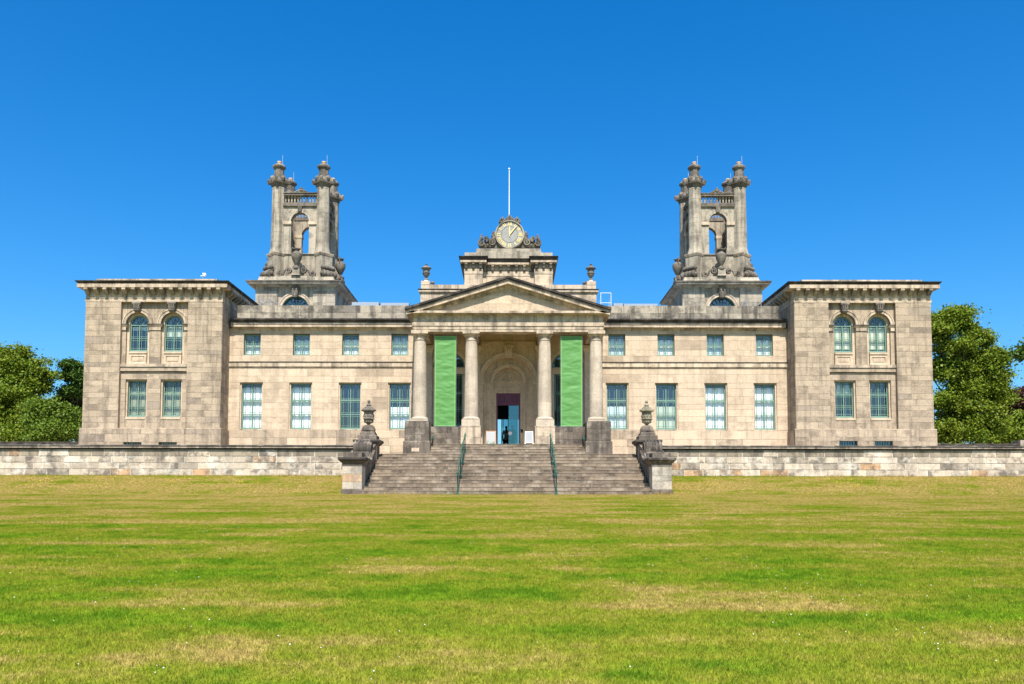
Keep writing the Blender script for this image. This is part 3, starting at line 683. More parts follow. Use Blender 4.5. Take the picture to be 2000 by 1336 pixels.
for s in (-1, 1):
    mb = MB().arc(s*SWX, zSs, .84, .98, D_MAIN-.05, D_MAIN+.1); build(mb, 'archivolt', 'inner', B)
    mb = MB().box(s*SWX-.84, s*SWX+.84, D_MAIN+.06, D_MAIN+.4, Z(730, D_MAIN), zSs).box(s*SWX-.9, s*SWX+.9, D_MAIN-.03, D_MAIN+.1, zSs-.06, zSs)
    for q in (-1, 1): mb.box(*sorted((s*SWX+q*.84, s*SWX+q*.72)), D_MAIN+.06, D_MAIN+.4, Z(833, D_MAIN), Z(730, D_MAIN))
    build(mb, 'window_surround', 'inner', B)
    window(s*SWX, Z(833, D_MAIN)+.02, Z(730, D_MAIN)-.02, .71, D_MAIN+.2, [(.33, .022), (.64, .04)], None, gl='mirror')
    mb = MB().arc(s*SWX, zSs, .76, .83, D_MAIN+.2, D_MAIN+.28, n=20).box(s*SWX-.83, s*SWX+.83, D_MAIN+.2, D_MAIN+.28, zSs, zSs+.06)
    for i in range(1, 6): a_ = PI*i/6; mb.tube([(s*SWX+.2*math.cos(a_), D_MAIN+.23, zSs+.2*math.sin(a_)), (s*SWX+.78*math.cos(a_), D_MAIN+.23, zSs+.78*math.sin(a_))], .012, 5)
    fw_ = build(mb, 'fanlight', 'green', B); ab = MB(); c = s*SWX
    ab.add([(c, D_MAIN+.25, zSs)]+[(c+.78*math.cos(PI*i/16), D_MAIN+.25, zSs+.78*math.sin(PI*i/16)) for i in range(17)], [(0, i+1, i+2) for i in range(16)]); build(ab, 'pane', 'mirror', fw_, fix=False)
    for cx_ in (s*1.79, s*4.29):                     # pilasters behind the columns
        mb = MB().box(cx_-.30, cx_+.30, D_MAIN-.16, D_MAIN+.05, zFl, zk(660)).rect(cx_-.30, cx_+.30, D_MAIN-.16, D_MAIN+.05, [(.0, zk(664)), (.03, zk(662)), (.10, zk(655)), (.10, zk(650))]).box(cx_-.35, cx_+.35, D_MAIN-.21, D_MAIN+.05, zFl, zFl+.9)
        build(mb, 'pilaster', 'inner', B)
    mb = MB().rect(*sorted((s*1.32, s*1.55)), D_MAIN, D_MAIN+.1, [(.02, zSp-.16), (.06, zSp-.05), (.06, zSp+.0)]); build(mb, 'impost', 'inner', B)
mb = MB().box(-1.45, 1.45, D_MAIN-.12, D_MAIN+.05, Z(676, D_MAIN), Z(668, D_MAIN)); build(mb, 'ceiling_moulding', 'inner', B)
mb = MB().poly([(-.23, Z(677,D_MAIN)), (.23, Z(677,D_MAIN)), (.19, Z(699,D_MAIN)), (-.19, Z(699,D_MAIN))], D_MAIN-.32, D_MAIN+.1)
for k in (-1, 0, 1): mb.tube([(k*.12, D_MAIN-.33, Z(679,D_MAIN)), (k*.10, D_MAIN-.35, Z(685,D_MAIN)), (k*.095, D_MAIN-.30, Z(695,D_MAIN))], .045, 8)
mb.box(-.26, .26, D_MAIN-.36, D_MAIN+.05, Z(679,D_MAIN), Z(676.8,D_MAIN)); build(mb, 'keystone', 'inner', B)
# inner arch and door
yi = D_MAIN+.45; mb = MB().archwall(-1.34, 1.34, zFl-.05, zSp+1.36, 0, .80, zSp, yi, yi+.5); iw = build(mb, 'niche_wall', 'inner', B)
for q in (-1, 1):
    for b_ in ashlar(*sorted((q*.98, q*1.31)), levels(zFl, zSp, .42), yi, .5, proud=.01): block('stone', 'inner', b_, iw)
mb = MB().arc(0, zSp, .80, .90, yi-.06, yi+.1).arc(0, zSp, .90, .98, yi-.14, yi+.05)
for q in (-1, 1): mb.box(*sorted((q*.80, q*.90)), yi-.05, yi+.1, zFl, zSp)
build(mb, 'archivolt', 'inner', B)
yd = yi+.30; zDo = Z(768, yd); zDg = Z(791.5, yd)
mb = MB().box(-.81, .81, yd, yd+.25, zDo, zSp+.85).box(-.81, -.64, yd, yd+.25, zFl-.05, zDo).box(.64, .81, yd, yd+.25, zFl-.05, zDo)
mb.box(-.78, .78, yd-.06, yd+.05, Z(747, yd), Z(744, yd)).box(-.78, .78, yd-.03, yd+.05, Z(760.5, yd), Z(757.5, yd)); build(mb, 'door_wall', 'inner', B)
mb = MB().arc(0, zSp+.03, .0, .53, yd-.012, yd+.01, n=24)
for i in range(1, 12):
    a_ = PI*i/12
    for r_ in (.16, .29, .42): mb.ball((r_*math.cos(a_), yd-.02, zSp+.03+r_*math.sin(a_)), .034, 6)
mb.arc(0, zSp+.03, .50, .55, yd-.05, yd+.01).arc(0, zSp+.03, .09, .12, yd-.05, yd+.01)
for i in range(7): a_ = PI*(i+.5)/7; mb.tube([(.1*math.cos(a_), yd-.03, zSp+.03+.1*math.sin(a_)), (.48*math.cos(a_), yd-.03, zSp+.03+.48*math.sin(a_))], .014, 5)
build(mb, 'carved_fan', 'inner', B)
mb = MB().box(-.64, .64, yd+.05, yd+.14, zDg, zDo)
for q in (-1, 1): mb.box(*sorted((q*.64, q*.565)), yd+.05, yd+.16, zFl, zDg)
dr = build(mb, 'door', 'purple', B)
for q in (-1, 1):
    a, b = sorted((q*.10, q*.56)); mb = MB(); c = q*.33; zc = (zDg+zDo)/2
    mb.box(c-.15, c+.15, yd+.035, yd+.055, zc+.12, zc+.15).box(c-.15, c+.15, yd+.035, yd+.055, zc-.15, zc-.12).box(c-.15, c-.12, yd+.035, yd+.055, zc-.12, zc+.12).box(c+.12, c+.15, yd+.035, yd+.055, zc-.12, zc+.12)
    for i in range(3):
        for j in (-1, 1): mb.ball((c+(i-1)*.22, yd+.05, zc+j*.24), .016, 6)
    build(mb, 'door_panel', 'maroon', dr)
mb = MB().box(.02, .555, yd+.10, yd+.115, zFl, zDg-.01); build(mb, 'glass_leaf', 'doorglass', dr)
mb = MB()
mb.add([(.10+.10*math.cos(2*PI*i/20), yd+.096, Z(846, yd)+.10*math.sin(2*PI*i/20)) for i in range(20)], [tuple(range(20))]); build(mb, 'glass_sticker', 'white', dr, fix=False)
mb = MB()                                               # faint etched lettering lines on the leaf
for i, wd in enumerate((.26, .10)): mb.box(.10, .10+wd, yd+.094, yd+.097, Z(808+5*i, yd)-.025, Z(808+5*i, yd)+.025)
build(mb, 'etched_lettering', 'doorglass', dr)
mb = MB().box(.60, .72, yi-.03, yi+.0, Z(846, yi), Z(838, yi)); mb = MB().box(.66, .78, yd-.03, yd+.0, Z(845, yd), Z(838.5, yd)); build(mb, 'entry_panel', 'black', B)
# hall behind the door
mb = MB().box(-2.6, -2.5, yd+.3, 60, zFl, zFl+4.2).box(2.5, 2.6, yd+.3, 60, zFl, zFl+4.2).box(-2.6, -.9, 60, 60.1, zFl, zFl+4.2).box(.9, 2.6, 60, 60.1, zFl, zFl+4.2).box(-.9, .9, 60, 60.1, zFl+3.0, zFl+4.2).box(-.9, .9, 60, 60.1, zFl, zFl+.9).box(-2.6, 2.6, yd+.3, 60.1, zFl+4.2, zFl+4.3).box(-2.6, 2.6, 46.3, 60.1, zFl-.3, zFl-.001)  # rear wall has an added opening that lets skylight into the hall
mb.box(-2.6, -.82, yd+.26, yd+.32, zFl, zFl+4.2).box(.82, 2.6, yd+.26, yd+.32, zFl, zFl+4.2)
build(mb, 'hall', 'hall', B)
ys_ = 52.6; mb = MB(); xl, xr, zt_ = X(979.5, ys_, 830), X(1009, ys_, 830), Z(819, ys_)
for xx in (xl, X(982.5, ys_, 830), X(992.5, ys_, 830), xr): mb.box(xx-.02, xx+.02, ys_, ys_+.06, zFl, zt_)
mb.box(xl-.02, xr+.02, ys_, ys_+.06, zt_, zt_+.05); sc_ = build(mb, 'inner_screen', 'steel', B)
pane_set(sc_, [(xl, X(992.5,ys_,830), zFl, zt_), (X(992.5,ys_,830), xr, zFl, zt_)], ys_+.03, 'doorglass')

# --- attic, clock block
ya = 45.75; zq = lambda py: Z(py, ya)
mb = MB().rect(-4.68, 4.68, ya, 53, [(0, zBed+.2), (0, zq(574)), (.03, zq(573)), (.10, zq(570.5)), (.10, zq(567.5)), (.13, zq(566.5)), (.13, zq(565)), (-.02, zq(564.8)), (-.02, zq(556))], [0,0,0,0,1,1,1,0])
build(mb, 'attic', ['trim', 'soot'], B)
def urn_profile(h, r, lid=True):
    P_ = [(.30,0),(.55,.0),(.52,.05),(.26,.10),(.16,.14),(.20,.17),(.45,.24),(.62,.34),(.66,.40),(.74,.42),(.74,.45),(.62,.47),(.62,.62),(.70,.65),(.96,.69),(1.0,.72),(.80,.76),(.55,.82),(.30,.86),(.36,.875),(.22,.90),(.14,.92),(.22,.94),(.24,.965),(.15,.99),(.02,1.0)]
    return [(a*r, b*h) for a, b in P_]
for s in (-1, 1):
    ux = s*4.42; uy = 46.1; z0 = zq(556)-.02
    mb = MB().box(ux-.24, ux+.24, ya+.02, ya+.6, z0, Z(551.8, uy)); pb = build(mb, 'urn_block', 'trim', B)
    zb_ = Z(551.8, uy); h = Z(515, uy)-zb_
    mb = MB().lathe(ux, uy, [(.21, zb_-.01), (.20, zb_+.03), (.05, zb_+.15)], 16); build(mb, 'urn_foot', 'white', pb, smooth=True)
    mb = MB().lathe(ux, uy, [(r_, zb_+.10+z_*(h-.10)/h) for r_, z_ in urn_profile(h, .28)], 16); build(mb, 'urn', 'carved', pb, smooth=True)
    mb = MB().lathe(s*4.10, 46.5, [(.12, z0), (.12, z0+.14), (.06, z0+.17), (.05, z0+.22)], 10).ball((s*4.10, 46.5, z0+.30), .10, 10); build(mb, 'ball_finial', 'carved', B, smooth=True)
yk = 46.0; zc_ = lambda py: Z(py, yk); xo, xin = (X(1080,yk,530)-X(908,yk,530))/2, (X(1045,yk,530)-X(943,yk,530))/2
mb = MB()
for s in (-1, 1):
    a, b = sorted((s*xo, s*xin)); mb.rect(a, b, yk, yk+5.4, [(0, zBed+.5), (0, zc_(526))])
mb.box(-xin, xin, yk+.30, yk+5.0, zBed+.5, zc_(526)); build(mb, 'clock_tower_wall', 'trim', B)
mb = MB(); pf = lambda o0: [(o0+.02, zc_(535)), (o0+.02, zc_(526)), (o0, zc_(525.8)), (o0, zc_(515)), (o0+.22, zc_(514)), (o0+.22, zc_(510.3)), (o0+.19, zc_(510)), (o0+.27, zc_(505)), (o0+.30, zc_(503.5)), (o0+.30, zc_(502.6)), (o0, zc_(502.3))]
mt = [0,0,0,0,0,0,1,1,1,1]
for s in (-1, 1): a, b = sorted((s*xo, s*xin)); mb.rect(a, b, yk, yk+5.4, pf(0), mt)
mb.rect(-xin+.01, xin-.01, yk+.30, yk+5.0, [(o_, z_-.045) for o_, z_ in pf(0)], mt); build(mb, 'cornice', ['trim', 'soot'], B)
hm = zc_(514.8)-zc_(525.4)
bsrc = build(MB().polyx([(.0,.0),(.0,hm),(-.20,hm),(-.21,hm-.08),(-.16,hm-.16),(-.13,.03),(-.10,0)], -.065, .065), 'bracket', 'carved', B); bsrc.data.transform(Matrix.Translation(LOC[bsrc.name])); COL.objects.unlink(bsrc)
for s in (-1, 1):
    for i in range(3): copy_to(bsrc, B, (s*(xin+.10+(xo-xin-.2)*i/2), yk, zc_(525.4)))
    for i in range(10):
        o = copy_to(bsrc, B, (s*xo, yk+.15+.4*i, zc_(525.4))); o.rotation_euler = (0, 0, s*PI/2)
for i in range(7): copy_to(bsrc, B, (-xin+.12+(2*xin-.24)*i/6, yk+.30, zc_(525.4)-.045))
mb = MB()
for s in (-1, 1): mb.box(*sorted((s*xo, s*xin)), yk+.02, yk+5.2, zc_(502.6), zc_(493))
mb.box(-xin, xin, yk+.25, yk+5, zc_(503), zc_(490)).box(X(928.5,yk,490), -X(928.5,yk,490), yk+.30, yk+1.6, zc_(490), zc_(486.5)).box(-X(1056,yk,484), X(1056,yk,484), yk+.33, yk+1.4, zc_(486.5), zc_(481.8))
build(mb, 'blocking_course', 'tower', B)
yc = yk+.40; ccx, ccz = X(994.8, yc, 458), Z(458, yc); cr = 28*_t(458, yc)
dz = Z(482, yc)
mb = MB().poly([(ccx-cr*1.05, dz-.02), (ccx+cr*1.05, dz-.02), (ccx+cr*.75, ccz), (ccx-cr*.75, ccz)], yc+.12, yc+.55); build(mb, 'clock_base', 'carved', B)
mb = MB(); n = 48; cyl = [(ccx+cr*.97*math.cos(2*PI*i/n), ccz+cr*.97*math.sin(2*PI*i/n)) for i in range(n)]; mb.poly(cyl, yc, yc+.5); clock = build(mb, 'clock', 'dial', B)
build(MB().arc(ccx, ccz, cr*.93, cr*1.0, yc-.07, yc+.45, 0, 2*PI, 48).arc(ccx, ccz, cr*.985, cr*1.03, yc+.02, yc+.3, 0, 2*PI, 48), 'clock_rim', 'tower', clock)
build(MB().arc(ccx, ccz, cr*.565, cr*.585, yc-.006, yc+.01, 0, 2*PI, 40), 'dial_ring', 'carved', clock)
NUM = ['XII','I','II','III','IIII','V','VI','VII','VIII','IX','X','XI']
for i, tx in enumerate(NUM):
    th = PI/2-i*PI/6; mb = MB(); wds = {'I': .05, 'V': .11, 'X': .11}; tot = sum(wds[c] for c in tx)+.012*(len(tx)-1); u = -tot/2; h0, h1 = cr*.63, cr*.89
    er = (math.cos(th), math.sin(th)); et = (er[1], -er[0])
    def Q(a, r): return (ccx+er[0]*r+et[0]*a, ccz+er[1]*r+et[1]*a)
    def bar(a0, a1, tk): mb.poly([Q(a0-tk, h0), Q(a0+tk, h0), Q(a1+tk, h1), Q(a1-tk, h1)], yc-.012-.002*len(mb.f)/6, yc+.005)
    for c in tx:
        wd = wds[c]
        if c == 'I': bar(u+wd/2, u+wd/2, .017)
        elif c == 'V': bar(u+wd/2, u+.02, .017); bar(u+wd/2, u+wd-.015, .009)
        else: bar(u+.02, u+wd-.02, .009); bar(u+wd-.02, u+.02, .017)
        u += wd+.012
    build(mb, 'numeral', 'gold', clock)
def hand(ang, L, wd, tail):
    th = math.radians(90-ang); e = (math.cos(th), math.sin(th)); t_ = (e[1], -e[0])
    q = lambda r, a: (ccx+e[0]*r+t_[0]*a, ccz+e[1]*r+t_[1]*a)
    mb = MB().poly([q(-tail, -wd*.5), q(-tail, wd*.5), q(0, wd), q(L*.86, wd*.6), q(L, 0), q(L*.86, -wd*.6), q(0, -wd)], yc-.065 if ang else yc-.045, yc-.05 if ang else yc-.03)
    build(mb, 'clock_hand', 'gold', clock)
hand(0, cr*.62, .035, .12); hand(39, cr*.86, .032, .02)
# carving beside and over the clock
for s in (-1, 1):
    mb = MB(); sc = cr/28.0
    def W(px_, py_): return (ccx+s*px_*sc, ccz-(py_)*sc)
    for (px_, py_, r_, a0, hd) in ((34.5, 14, 7.2, PI/2, 1), (46, 8, 5.0, -PI/2, -1), (55, 16, 6.6, PI/2, -1)):
        x_, z_ = W(px_, py_); mb.spiral(x_, z_, r_*sc, 1.6, .085, yc+.02, yc+.30, a0, hd*s); mb.ball((x_, yc+.08, z_), r_*sc*.3, 8)
    mb.tube([(*[W(31, 20)[0]], yc+.16, W(31,20)[1]), (W(40,12)[0], yc+.16, W(40,12)[1]), (W(47,20)[0], yc+.16, W(47,20)[1]), (W(59,22)[0], yc+.16, W(59,22)[1])], .05, 8)
    for (px_, py_, r_) in ((29, -1, 3.4), (31.5, -4, 3.0), (33, 1, 3.0), (31, 6, 3.4), (27.5, -5, 2.6), (55, 5, 3.2), (55, 1, 2.4), (53, 7, 2.2), (57, 7, 2.2), (50, 18, 2.6), (43, 20, 2.6), (38, 22, 2.6)):
        x_, z_ = W(px_, py_); mb.ball((x_, yc+.12, z_), r_*sc, 8, sz=1.35)
    mb.poly([W(24, 24), W(60, 24), W(60, 14), W(55, 4), W(51, 14), W(46, 6), W(38, 8), W(33, -3), W(26, -3)], yc+.14, yc+.34)
    build(mb, 'scroll_carving', 'carved', B)
mb = MB(); sc = cr/28.0
W = lambda px_, py_: (ccx+px_*sc*1.1, ccz-(py_-(-26-py_)*-.22)*sc)
for s in (-1, 1):
    for (px_, py_, r_, hd) in ((5, -32, 3.4, 1), (11.5, -32, 4.0, -1), (16.5, -28, 3.6, 1)):
        x_, z_ = W(s*px_, py_); mb.spiral(x_, z_, r_*sc, 1.5, .06, yc+.0, yc+.26, PI/2, hd*s); mb.ball((x_, yc+.06, z_), r_*sc*.35, 7)
    mb.tube([(W(s*18.5,-22)[0], yc+.12, W(s*18.5,-22)[1]), (W(s*14,-27)[0], yc+.12, W(s*14,-27)[1]), (W(s*4,-29.5)[0], yc+.12, W(s*4,-29.5)[1])], .07, 8)
for i in range(7):
    a_ = PI/2+(i-3)*.32; L = (13.5 if i == 3 else 11.5-abs(i-3)*1.2)*sc; bx_, bz_ = W(0, -30)
    mb.tube([(bx_, yc+.1, bz_), (bx_+.55*L*math.cos(a_), yc+.06, bz_+.55*L*math.sin(a_)), (bx_+L*math.cos(a_), yc+.1, bz_+L*math.sin(a_))], [.03, .055, .012], 6)
mb.poly([W(-15, -24), W(15, -24), W(12, -31), (W(0, -38)), W(-12, -31)], yc+.14, yc+.3)
build(mb, 'crest_carving', 'carved', B)

# --- towers
def tower(s):
    tx, ty = s*12.30, 51.8; hb = 2.30; zb0 = zCor-.5
    Zf = lambda py, D=49.3: Z(py, D)
    zct = Z(547.5, 49.05); zcb = Z(557, 49.2)
    mb = MB(); yF = ty-hb
    zls = Z(600, yF); lr = .66
    # four faces: front with a lunette
    mb.archwall(tx-1.02, tx+1.02, zb0, zcb, tx, lr+.17, zls-.12, yF+.10, yF+.5)
    for q in (-1, 1): mb.box(*sorted((tx+q*1.02, tx+q*hb)), yF, ty+hb, zb0, zcb)
    mb.box(tx-1.02, tx+1.02, ty+hb-.4, ty+hb, zb0, zcb); tw = build(mb, 'tower', 'tower', B)
    lv_ = levels(zls-.3, zcb-.02, .31)
    for q in (-1, 1):
        for b_ in ashlar(*sorted((tx+q*1.02, tx+q*hb)), lv_, yF, .85): block('stone', 'tower', b_, tw)
    mb = MB().arc(tx, zls-.12, lr+.12, lr+.30, yF+.03, yF+.2).arc(tx, zls-.12, lr+.26, lr+.33, yF, yF+.1); build(mb, 'archivolt', 'trim', tw)
    mb = MB().arc(tx, zls-.12, lr+.05, lr+.18, yF+.2, yF+.3)
    for i in range(1, 9): a_ = PI*i/9; mb.tube([(tx+.18*math.cos(a_), yF+.27, zls-.12+.18*math.sin(a_)), (tx+lr*1.05*math.cos(a_), yF+.27, zls-.12+lr*1.05*math.sin(a_))], .014, 5)
    for i in range(9): a_ = PI*(i+.5)/9; mb.arc(tx+(lr-.06)*math.cos(a_), zls-.12+(lr-.06)*math.sin(a_), .11, .13, yF+.25, yF+.28, 0, 2*PI, 12)
    build(mb, 'lunette_window', 'dkgreen', tw)
    mb = MB().add([(tx, yF+.3, zls-.12)]+[(tx+(lr+.1)*math.cos(PI*i/16), yF+.3, zls-.12+(lr+.1)*math.sin(PI*i/16)) for i in range(17)], [(0, i+1, i+2) for i in range(16)]); build(mb, 'pane', 'mirror', tw, fix=False)
    zk1, zk0 = Z(561.5, yF), Z(581, yF)
    mb = MB().poly([(tx-.22, zk1), (tx+.22, zk1), (tx+.14, zk0), (tx-.14, zk0)], yF-.14, yF+.2)
    for k in (-1, 1): mb.tube([(tx+k*.12, yF-.14, zk1-.06), (tx+k*.10, yF-.18, zk1-.16), (tx+k*.08, yF-.12, zk0+.08)], .05, 8)
    build(mb, 'keystone', 'carved', tw)
    h_ = zct-zcb
    mb = MB().rect(tx-hb, tx+hb, yF, ty+hb, [(.0, zcb-.05), (.06, zcb+.02), (.10, zcb+.05), (.38, zcb+.07), (.40, zcb+.17), (.44, zct-.07), (.46, zct), (.36, zct+.03)], [0,0,0,0,1,1,1]); build(mb, 'cornice', ['tower', 'carved'], tw)
    zs1 = Z(540.5, 49.6)
    mb = MB().rect(tx-2.15, tx+2.15, ty-2.15, ty+2.15, [(.12, zct+.0), (.02, zs1-.12), (.0, zs1)], [0, 0]).rect(tx-1.10, tx+1.10, ty-2.22, ty+2.22, [(0, zct), (0, zs1+.03)]); build(mb, 'tower_base_step', 'tower', tw)
    # pedestals (set diagonally) and shafts
    cs = 1.32; zq0 = zs1-.02; zq1 = Z(501.5, 50.3); zq2 = Z(496, 50.3)
    for qx in (-1, 1):
        for qy in (-1, 1):
            x_, y_ = tx+qx*cs, ty+qy*cs; r4 = PI/4*0
            zc4 = lambda py: Z(py, 50.48)
            mb = MB().lathe(x_, y_, [(.62, zq0), (.62, zq0+.12), (.58, zq0+.14), (.58, zq1)], 4, 0).lathe(x_, y_, [(.58, zq1), (.62, zq1+.02), (.68, zq2-.03), (.68, zq2), (.50, zq2+.04)], 4, 0, [1,1,1,1]); build(mb, 'shaft_pedestal', ['tower', 'trim'], tw)
            o8 = PI/8; mb = MB().lathe(x_, y_, [(.50, zq2), (.49, zq2+.06), (.425, zc4(488)), (.415, zc4(485)), (.375, zc4(372)), (.385, zc4(371.5)), (.385, zc4(369))], 8, o8)
            sh = build(mb, 'chimney_shaft', 'tower', tw)
            mb = MB(); nn = 12
            for i in range(1, nn):
                t_ = i/nn; zz = zc4(485)+(zc4(372)-zc4(485))*t_; r_ = .415-.04*t_
                mb.lathe(x_, y_, [(r_+.0005, zz-.006), (r_+.002, zz), (r_+.0005, zz+.006)], 8, o8)
            build(mb, 'course_joint', 'carved', sh)
            mb = MB().lathe(x_, y_, [(.39, zc4(369.5)), (.44, zc4(366)), (.50, zc4(362)), (.66, zc4(361)), (.69, zc4(358)), (.69, zc4(356)), (.50, zc4(351)), (.36, zc4(345)), (.34, zc4(343))], 4, 0)
            for i in range(4):
                a_ = PI/2*i; mb.ball((x_+.62*math.cos(a_), y_+.62*math.sin(a_), zc4(354)), .09, 8, sz=1.4)
                b_ = a_+PI/4; mb.ball((x_+.43*math.cos(b_), y_+.43*math.sin(b_), zc4(352.5)), .15, 8, sz=1.2)
            build(mb, 'shaft_capital', 'carved', sh)
            mb = MB().lathe(x_, y_, [(.29, zc4(345)), (.28, zc4(333)), (.30, zc4(332)), (.38, zc4(329.5)), (.40, zc4(327)), (.36, zc4(325)), (.22, zc4(322))], 8, o8); build(mb, 'chimney_stack', 'carved', sh)
            mb = MB().lathe(x_, y_, [(.115, zc4(322.5)), (.105, zc4(319)), (.13, zc4(318.5)), (.13, zc4(316.5)), (.08, zc4(316.4))], 12); build(mb, 'chimney_pot', 'pot', sh, smooth=True)
            if not (qx == s*-1 and qy == 1) or s > 0:
                mb = MB().tube([(x_+.19, y_, zc4(330)), (x_+.19, y_, zc4(304))], .012, 5); build(mb, 'lightning_rod', 'steel', sh)
    # arcade walls
    za0, za1 = zq2, Z(404.5, 50.4); zsp_ = Z(434, 50.4); ra = .53
    mb = MB()
    for k in range(4):
        c, sn = math.cos(k*PI/2), math.sin(k*PI/2)
        T = lambda x, y, z: (tx+c*x-sn*y, ty+sn*x+c*y, z)
        mb.archwall(-1.05, 1.05, za0, za1, 0, ra, zsp_, -cs-.14, -cs+.20, xy=T)
    build(mb, 'arcade_wall', 'tower', tw)
    for k in range(4):
        c, sn = math.cos(k*PI/2), math.sin(k*PI/2); T = lambda p: (tx+c*p[0]-sn*p[1], ty+sn*p[0]+c*p[1], p[2])
        def emit(mb, name, mat, sm=False):
            mb.v = [T(p) for p in mb.v]; return build(mb, name, mat, tw, smooth=sm)
        mb = MB().arc(0, zsp_, ra, ra+.10, -cs-.20, -cs).arc(0, zsp_, ra+.10, ra+.24, -cs-.18, -cs); emit(mb, 'archivolt', 'tower')
        for q in (-1, 1): emit(MB().box(*sorted((q*(ra-.03), q*1.0)), -cs-.22, -cs+.22, Z(440,50.4), zsp_), 'impost', 'trim')
        mb = MB().poly([(-.14, za1+.02), (.14, za1+.02), (.11, Z(415,50.4)), (-.11, Z(415,50.4))], -cs-.28, -cs); emit(mb, 'keystone', 'carved')
        mb = MB().box(-1.0, 1.0, -cs-.24, -cs+.24, za1, Z(398.5,50.4)).box(-1.0, 1.0, -cs-.17, -cs+.17, Z(398.5,50.4), Z(396.5,50.4)).box(-1.0, 1.0, -cs-.17, -cs+.17, Z(383,50.4), Z(379,50.4)).box(-1.0, 1.0, -cs-.21, -cs+.21, Z(379,50.4), Z(377.5,50.4)); bal = emit(mb, 'balustrade', 'carved')
        mb = MB(); za_, zb__ = Z(396.5,50.4), Z(383,50.4); hh = zb__-za_
        for i in range(11):
            mb.lathe(-.90+.18*i, -cs, [(.06, za_), (.06, za_+.1*hh), (.035, za_+.15*hh), (.055, za_+.4*hh), (.035, za_+.8*hh), (.06, za_+.9*hh), (.06, zb__)], 8)
        mb.v = [T(p) for p in mb.v]; build(mb, 'baluster_row', 'tower', bal, smooth=True)
        mb = MB(); zt2 = Z(377.5,50.4)
        for (xx, zz, r_) in ((0, .16, .13), (0, .30, .09), (-.2, .10, .11), (.2, .10, .11), (-.36, .06, .08), (.36, .06, .08), (-.12, .2, .08), (.12, .2, .08)): mb.ball((xx, -cs, zt2+zz), r_, 8)
        mb.poly([(-.46, zt2), (.46, zt2), (.1, zt2+.26), (-.1, zt2+.26)], -cs-.06, -cs+.06); emit(mb, 'crest_carving', 'carved')
        # front dado, urn and scrolls
        mb = MB().box(-1.0, 1.0, -cs-.16, -cs+.2, zq0, za0-.12).rect(-1.0, 1.0, -cs-.16, -cs+.2, [(0, za0-.12), (.08, za0-.03), (.08, za0+.0)]); emit(mb, 'dado', 'tower')
        yu = -2.12; zp0 = zs1+.02; zp1 = Z(525.5, 49.6); zu1 = Z(482.5, 49.6)
        mb = MB().box(-.22, .22, yu-.17, yu+.22, zp0, zp1).rect(-.22, .22, yu-.17, yu+.22, [(0, zp0), (.05, zp0+.05), (0, zp0+.1)]); pe = emit(mb, 'urn_pedestal', 'tower')
        H = zu1-zp1; mb = MB().lathe(0, yu, [(r_, zp1+z_*H) for r_, z_ in ((.24,0),(.24,.06),(.10,.13),(.08,.17),(.16,.27),(.27,.45),(.31,.58),(.30,.68),(.20,.76),(.14,.80),(.15,.86),(.22,.90),(.22,.93),(.12,.935))], 16)
        for q in (-1, 1): mb.tube([(q*.28, yu, zp1+.64*H), (q*.33, yu, zp1+.80*H), (q*.32, yu, zp1+.95*H), (q*.26, yu, zp1+1.0*H), (q*.21, yu, zp1+.94*H)], [.035, .035, .035, .03, .025], 8)
        mb.v = [T(p) for p in mb.v]; build(mb, 'urn', 'carved', pe, smooth=True)
        for q in (-1, 1):
            mb = MB()
            mb.spiral(q*.45, zp0+.34, .17, 1.5, .07, yu-.12, yu+.1, PI/2, q*1); mb.spiral(q*.95, zp0+.14, .16, 1.5, .07, yu-.12, yu+.1, PI/2, -q*1)
            mb.tube([(q*.50, yu, zp0+.50), (q*.68, yu, zp0+.34), (q*.78, yu, zp0+.10), (q*.95, yu, zp0+.0)], [.05, .06, .06, .04], 8)
            emit(mb, 'scroll_carving', 'carved')
        # bolster scrolls against the outward diagonal faces
        mb = MB(); px_, py_ = -cs, -cs; u = Vector((-1, -1, 0)).normalized(); t_ = Vector((1, -1, 0)).normalized(); base = Vector((px_, py_, 0))+u*.56
        for dz_, r0, L, out in ((.24, .23, .46, .12), (.64, .14, .42, .04)):
            c0 = base+u*out; pts = []; rr = []
            for i in range(25): f = i/24; pts.append(c0+t_*(f-.5)*2*L+Vector((0,0,zq0+dz_))); rr.append(r0*(1+.14*abs(math.sin(f*PI*4))-.12))
            mb.tube(pts, rr, 12)
            for e in (-1, 1): mb.ball(c0+t_*e*L+Vector((0,0,zq0+dz_)), r0*.55, 8)
        emit(mb, 'bolster_scroll', 'carved', True)
    return tw
for s in (-1, 1): tower(s)

# --- things on the roofs
fx, fy = X(993.8, 47.2, 370), 47.2; z0 = zc_(487)
f_ = empty('flagpole', (fx, fy, z0), 'white bare flagpole rising behind the clock', 'flagpole')
build(MB().tube([(fx, fy, z0), (fx, fy, Z(331, fy))], [.028, .018], 10), 'pole', 'white', f_, smooth=True); build(MB().ball((fx, fy, Z(330, fy)), .055, 10), 'finial', 'white', f_, smooth=True)
wx, wy = X(395.5, 47, 540), 47.0; wz = zp(546)-.02
ws = empty('weather_station', (wx, wy, wz), 'tiny white weather station on the left pavilion roof', 'weather station')
build(MB().tube([(wx, wy, wz), (wx, wy, Z(539, wy))], .02, 6), 'mast', 'steel', ws)
build(MB().ball((wx+.10, wy, Z(538, wy)), .09, 8).tube([(wx-.12, wy, Z(540,wy)), (wx+.12, wy, Z(538.5,wy))], .02, 5).box(wx+.0, wx+.16, wy-.05, wy+.05, Z(536.5, wy), Z(534.5, wy)), 'sensor', 'white', ws)
rx0, rx1 = X(1173, 46.6, 585), X(1193, 46.6, 585); rz = zm(600); rt = Z(572, 46.6)
mb = MB()
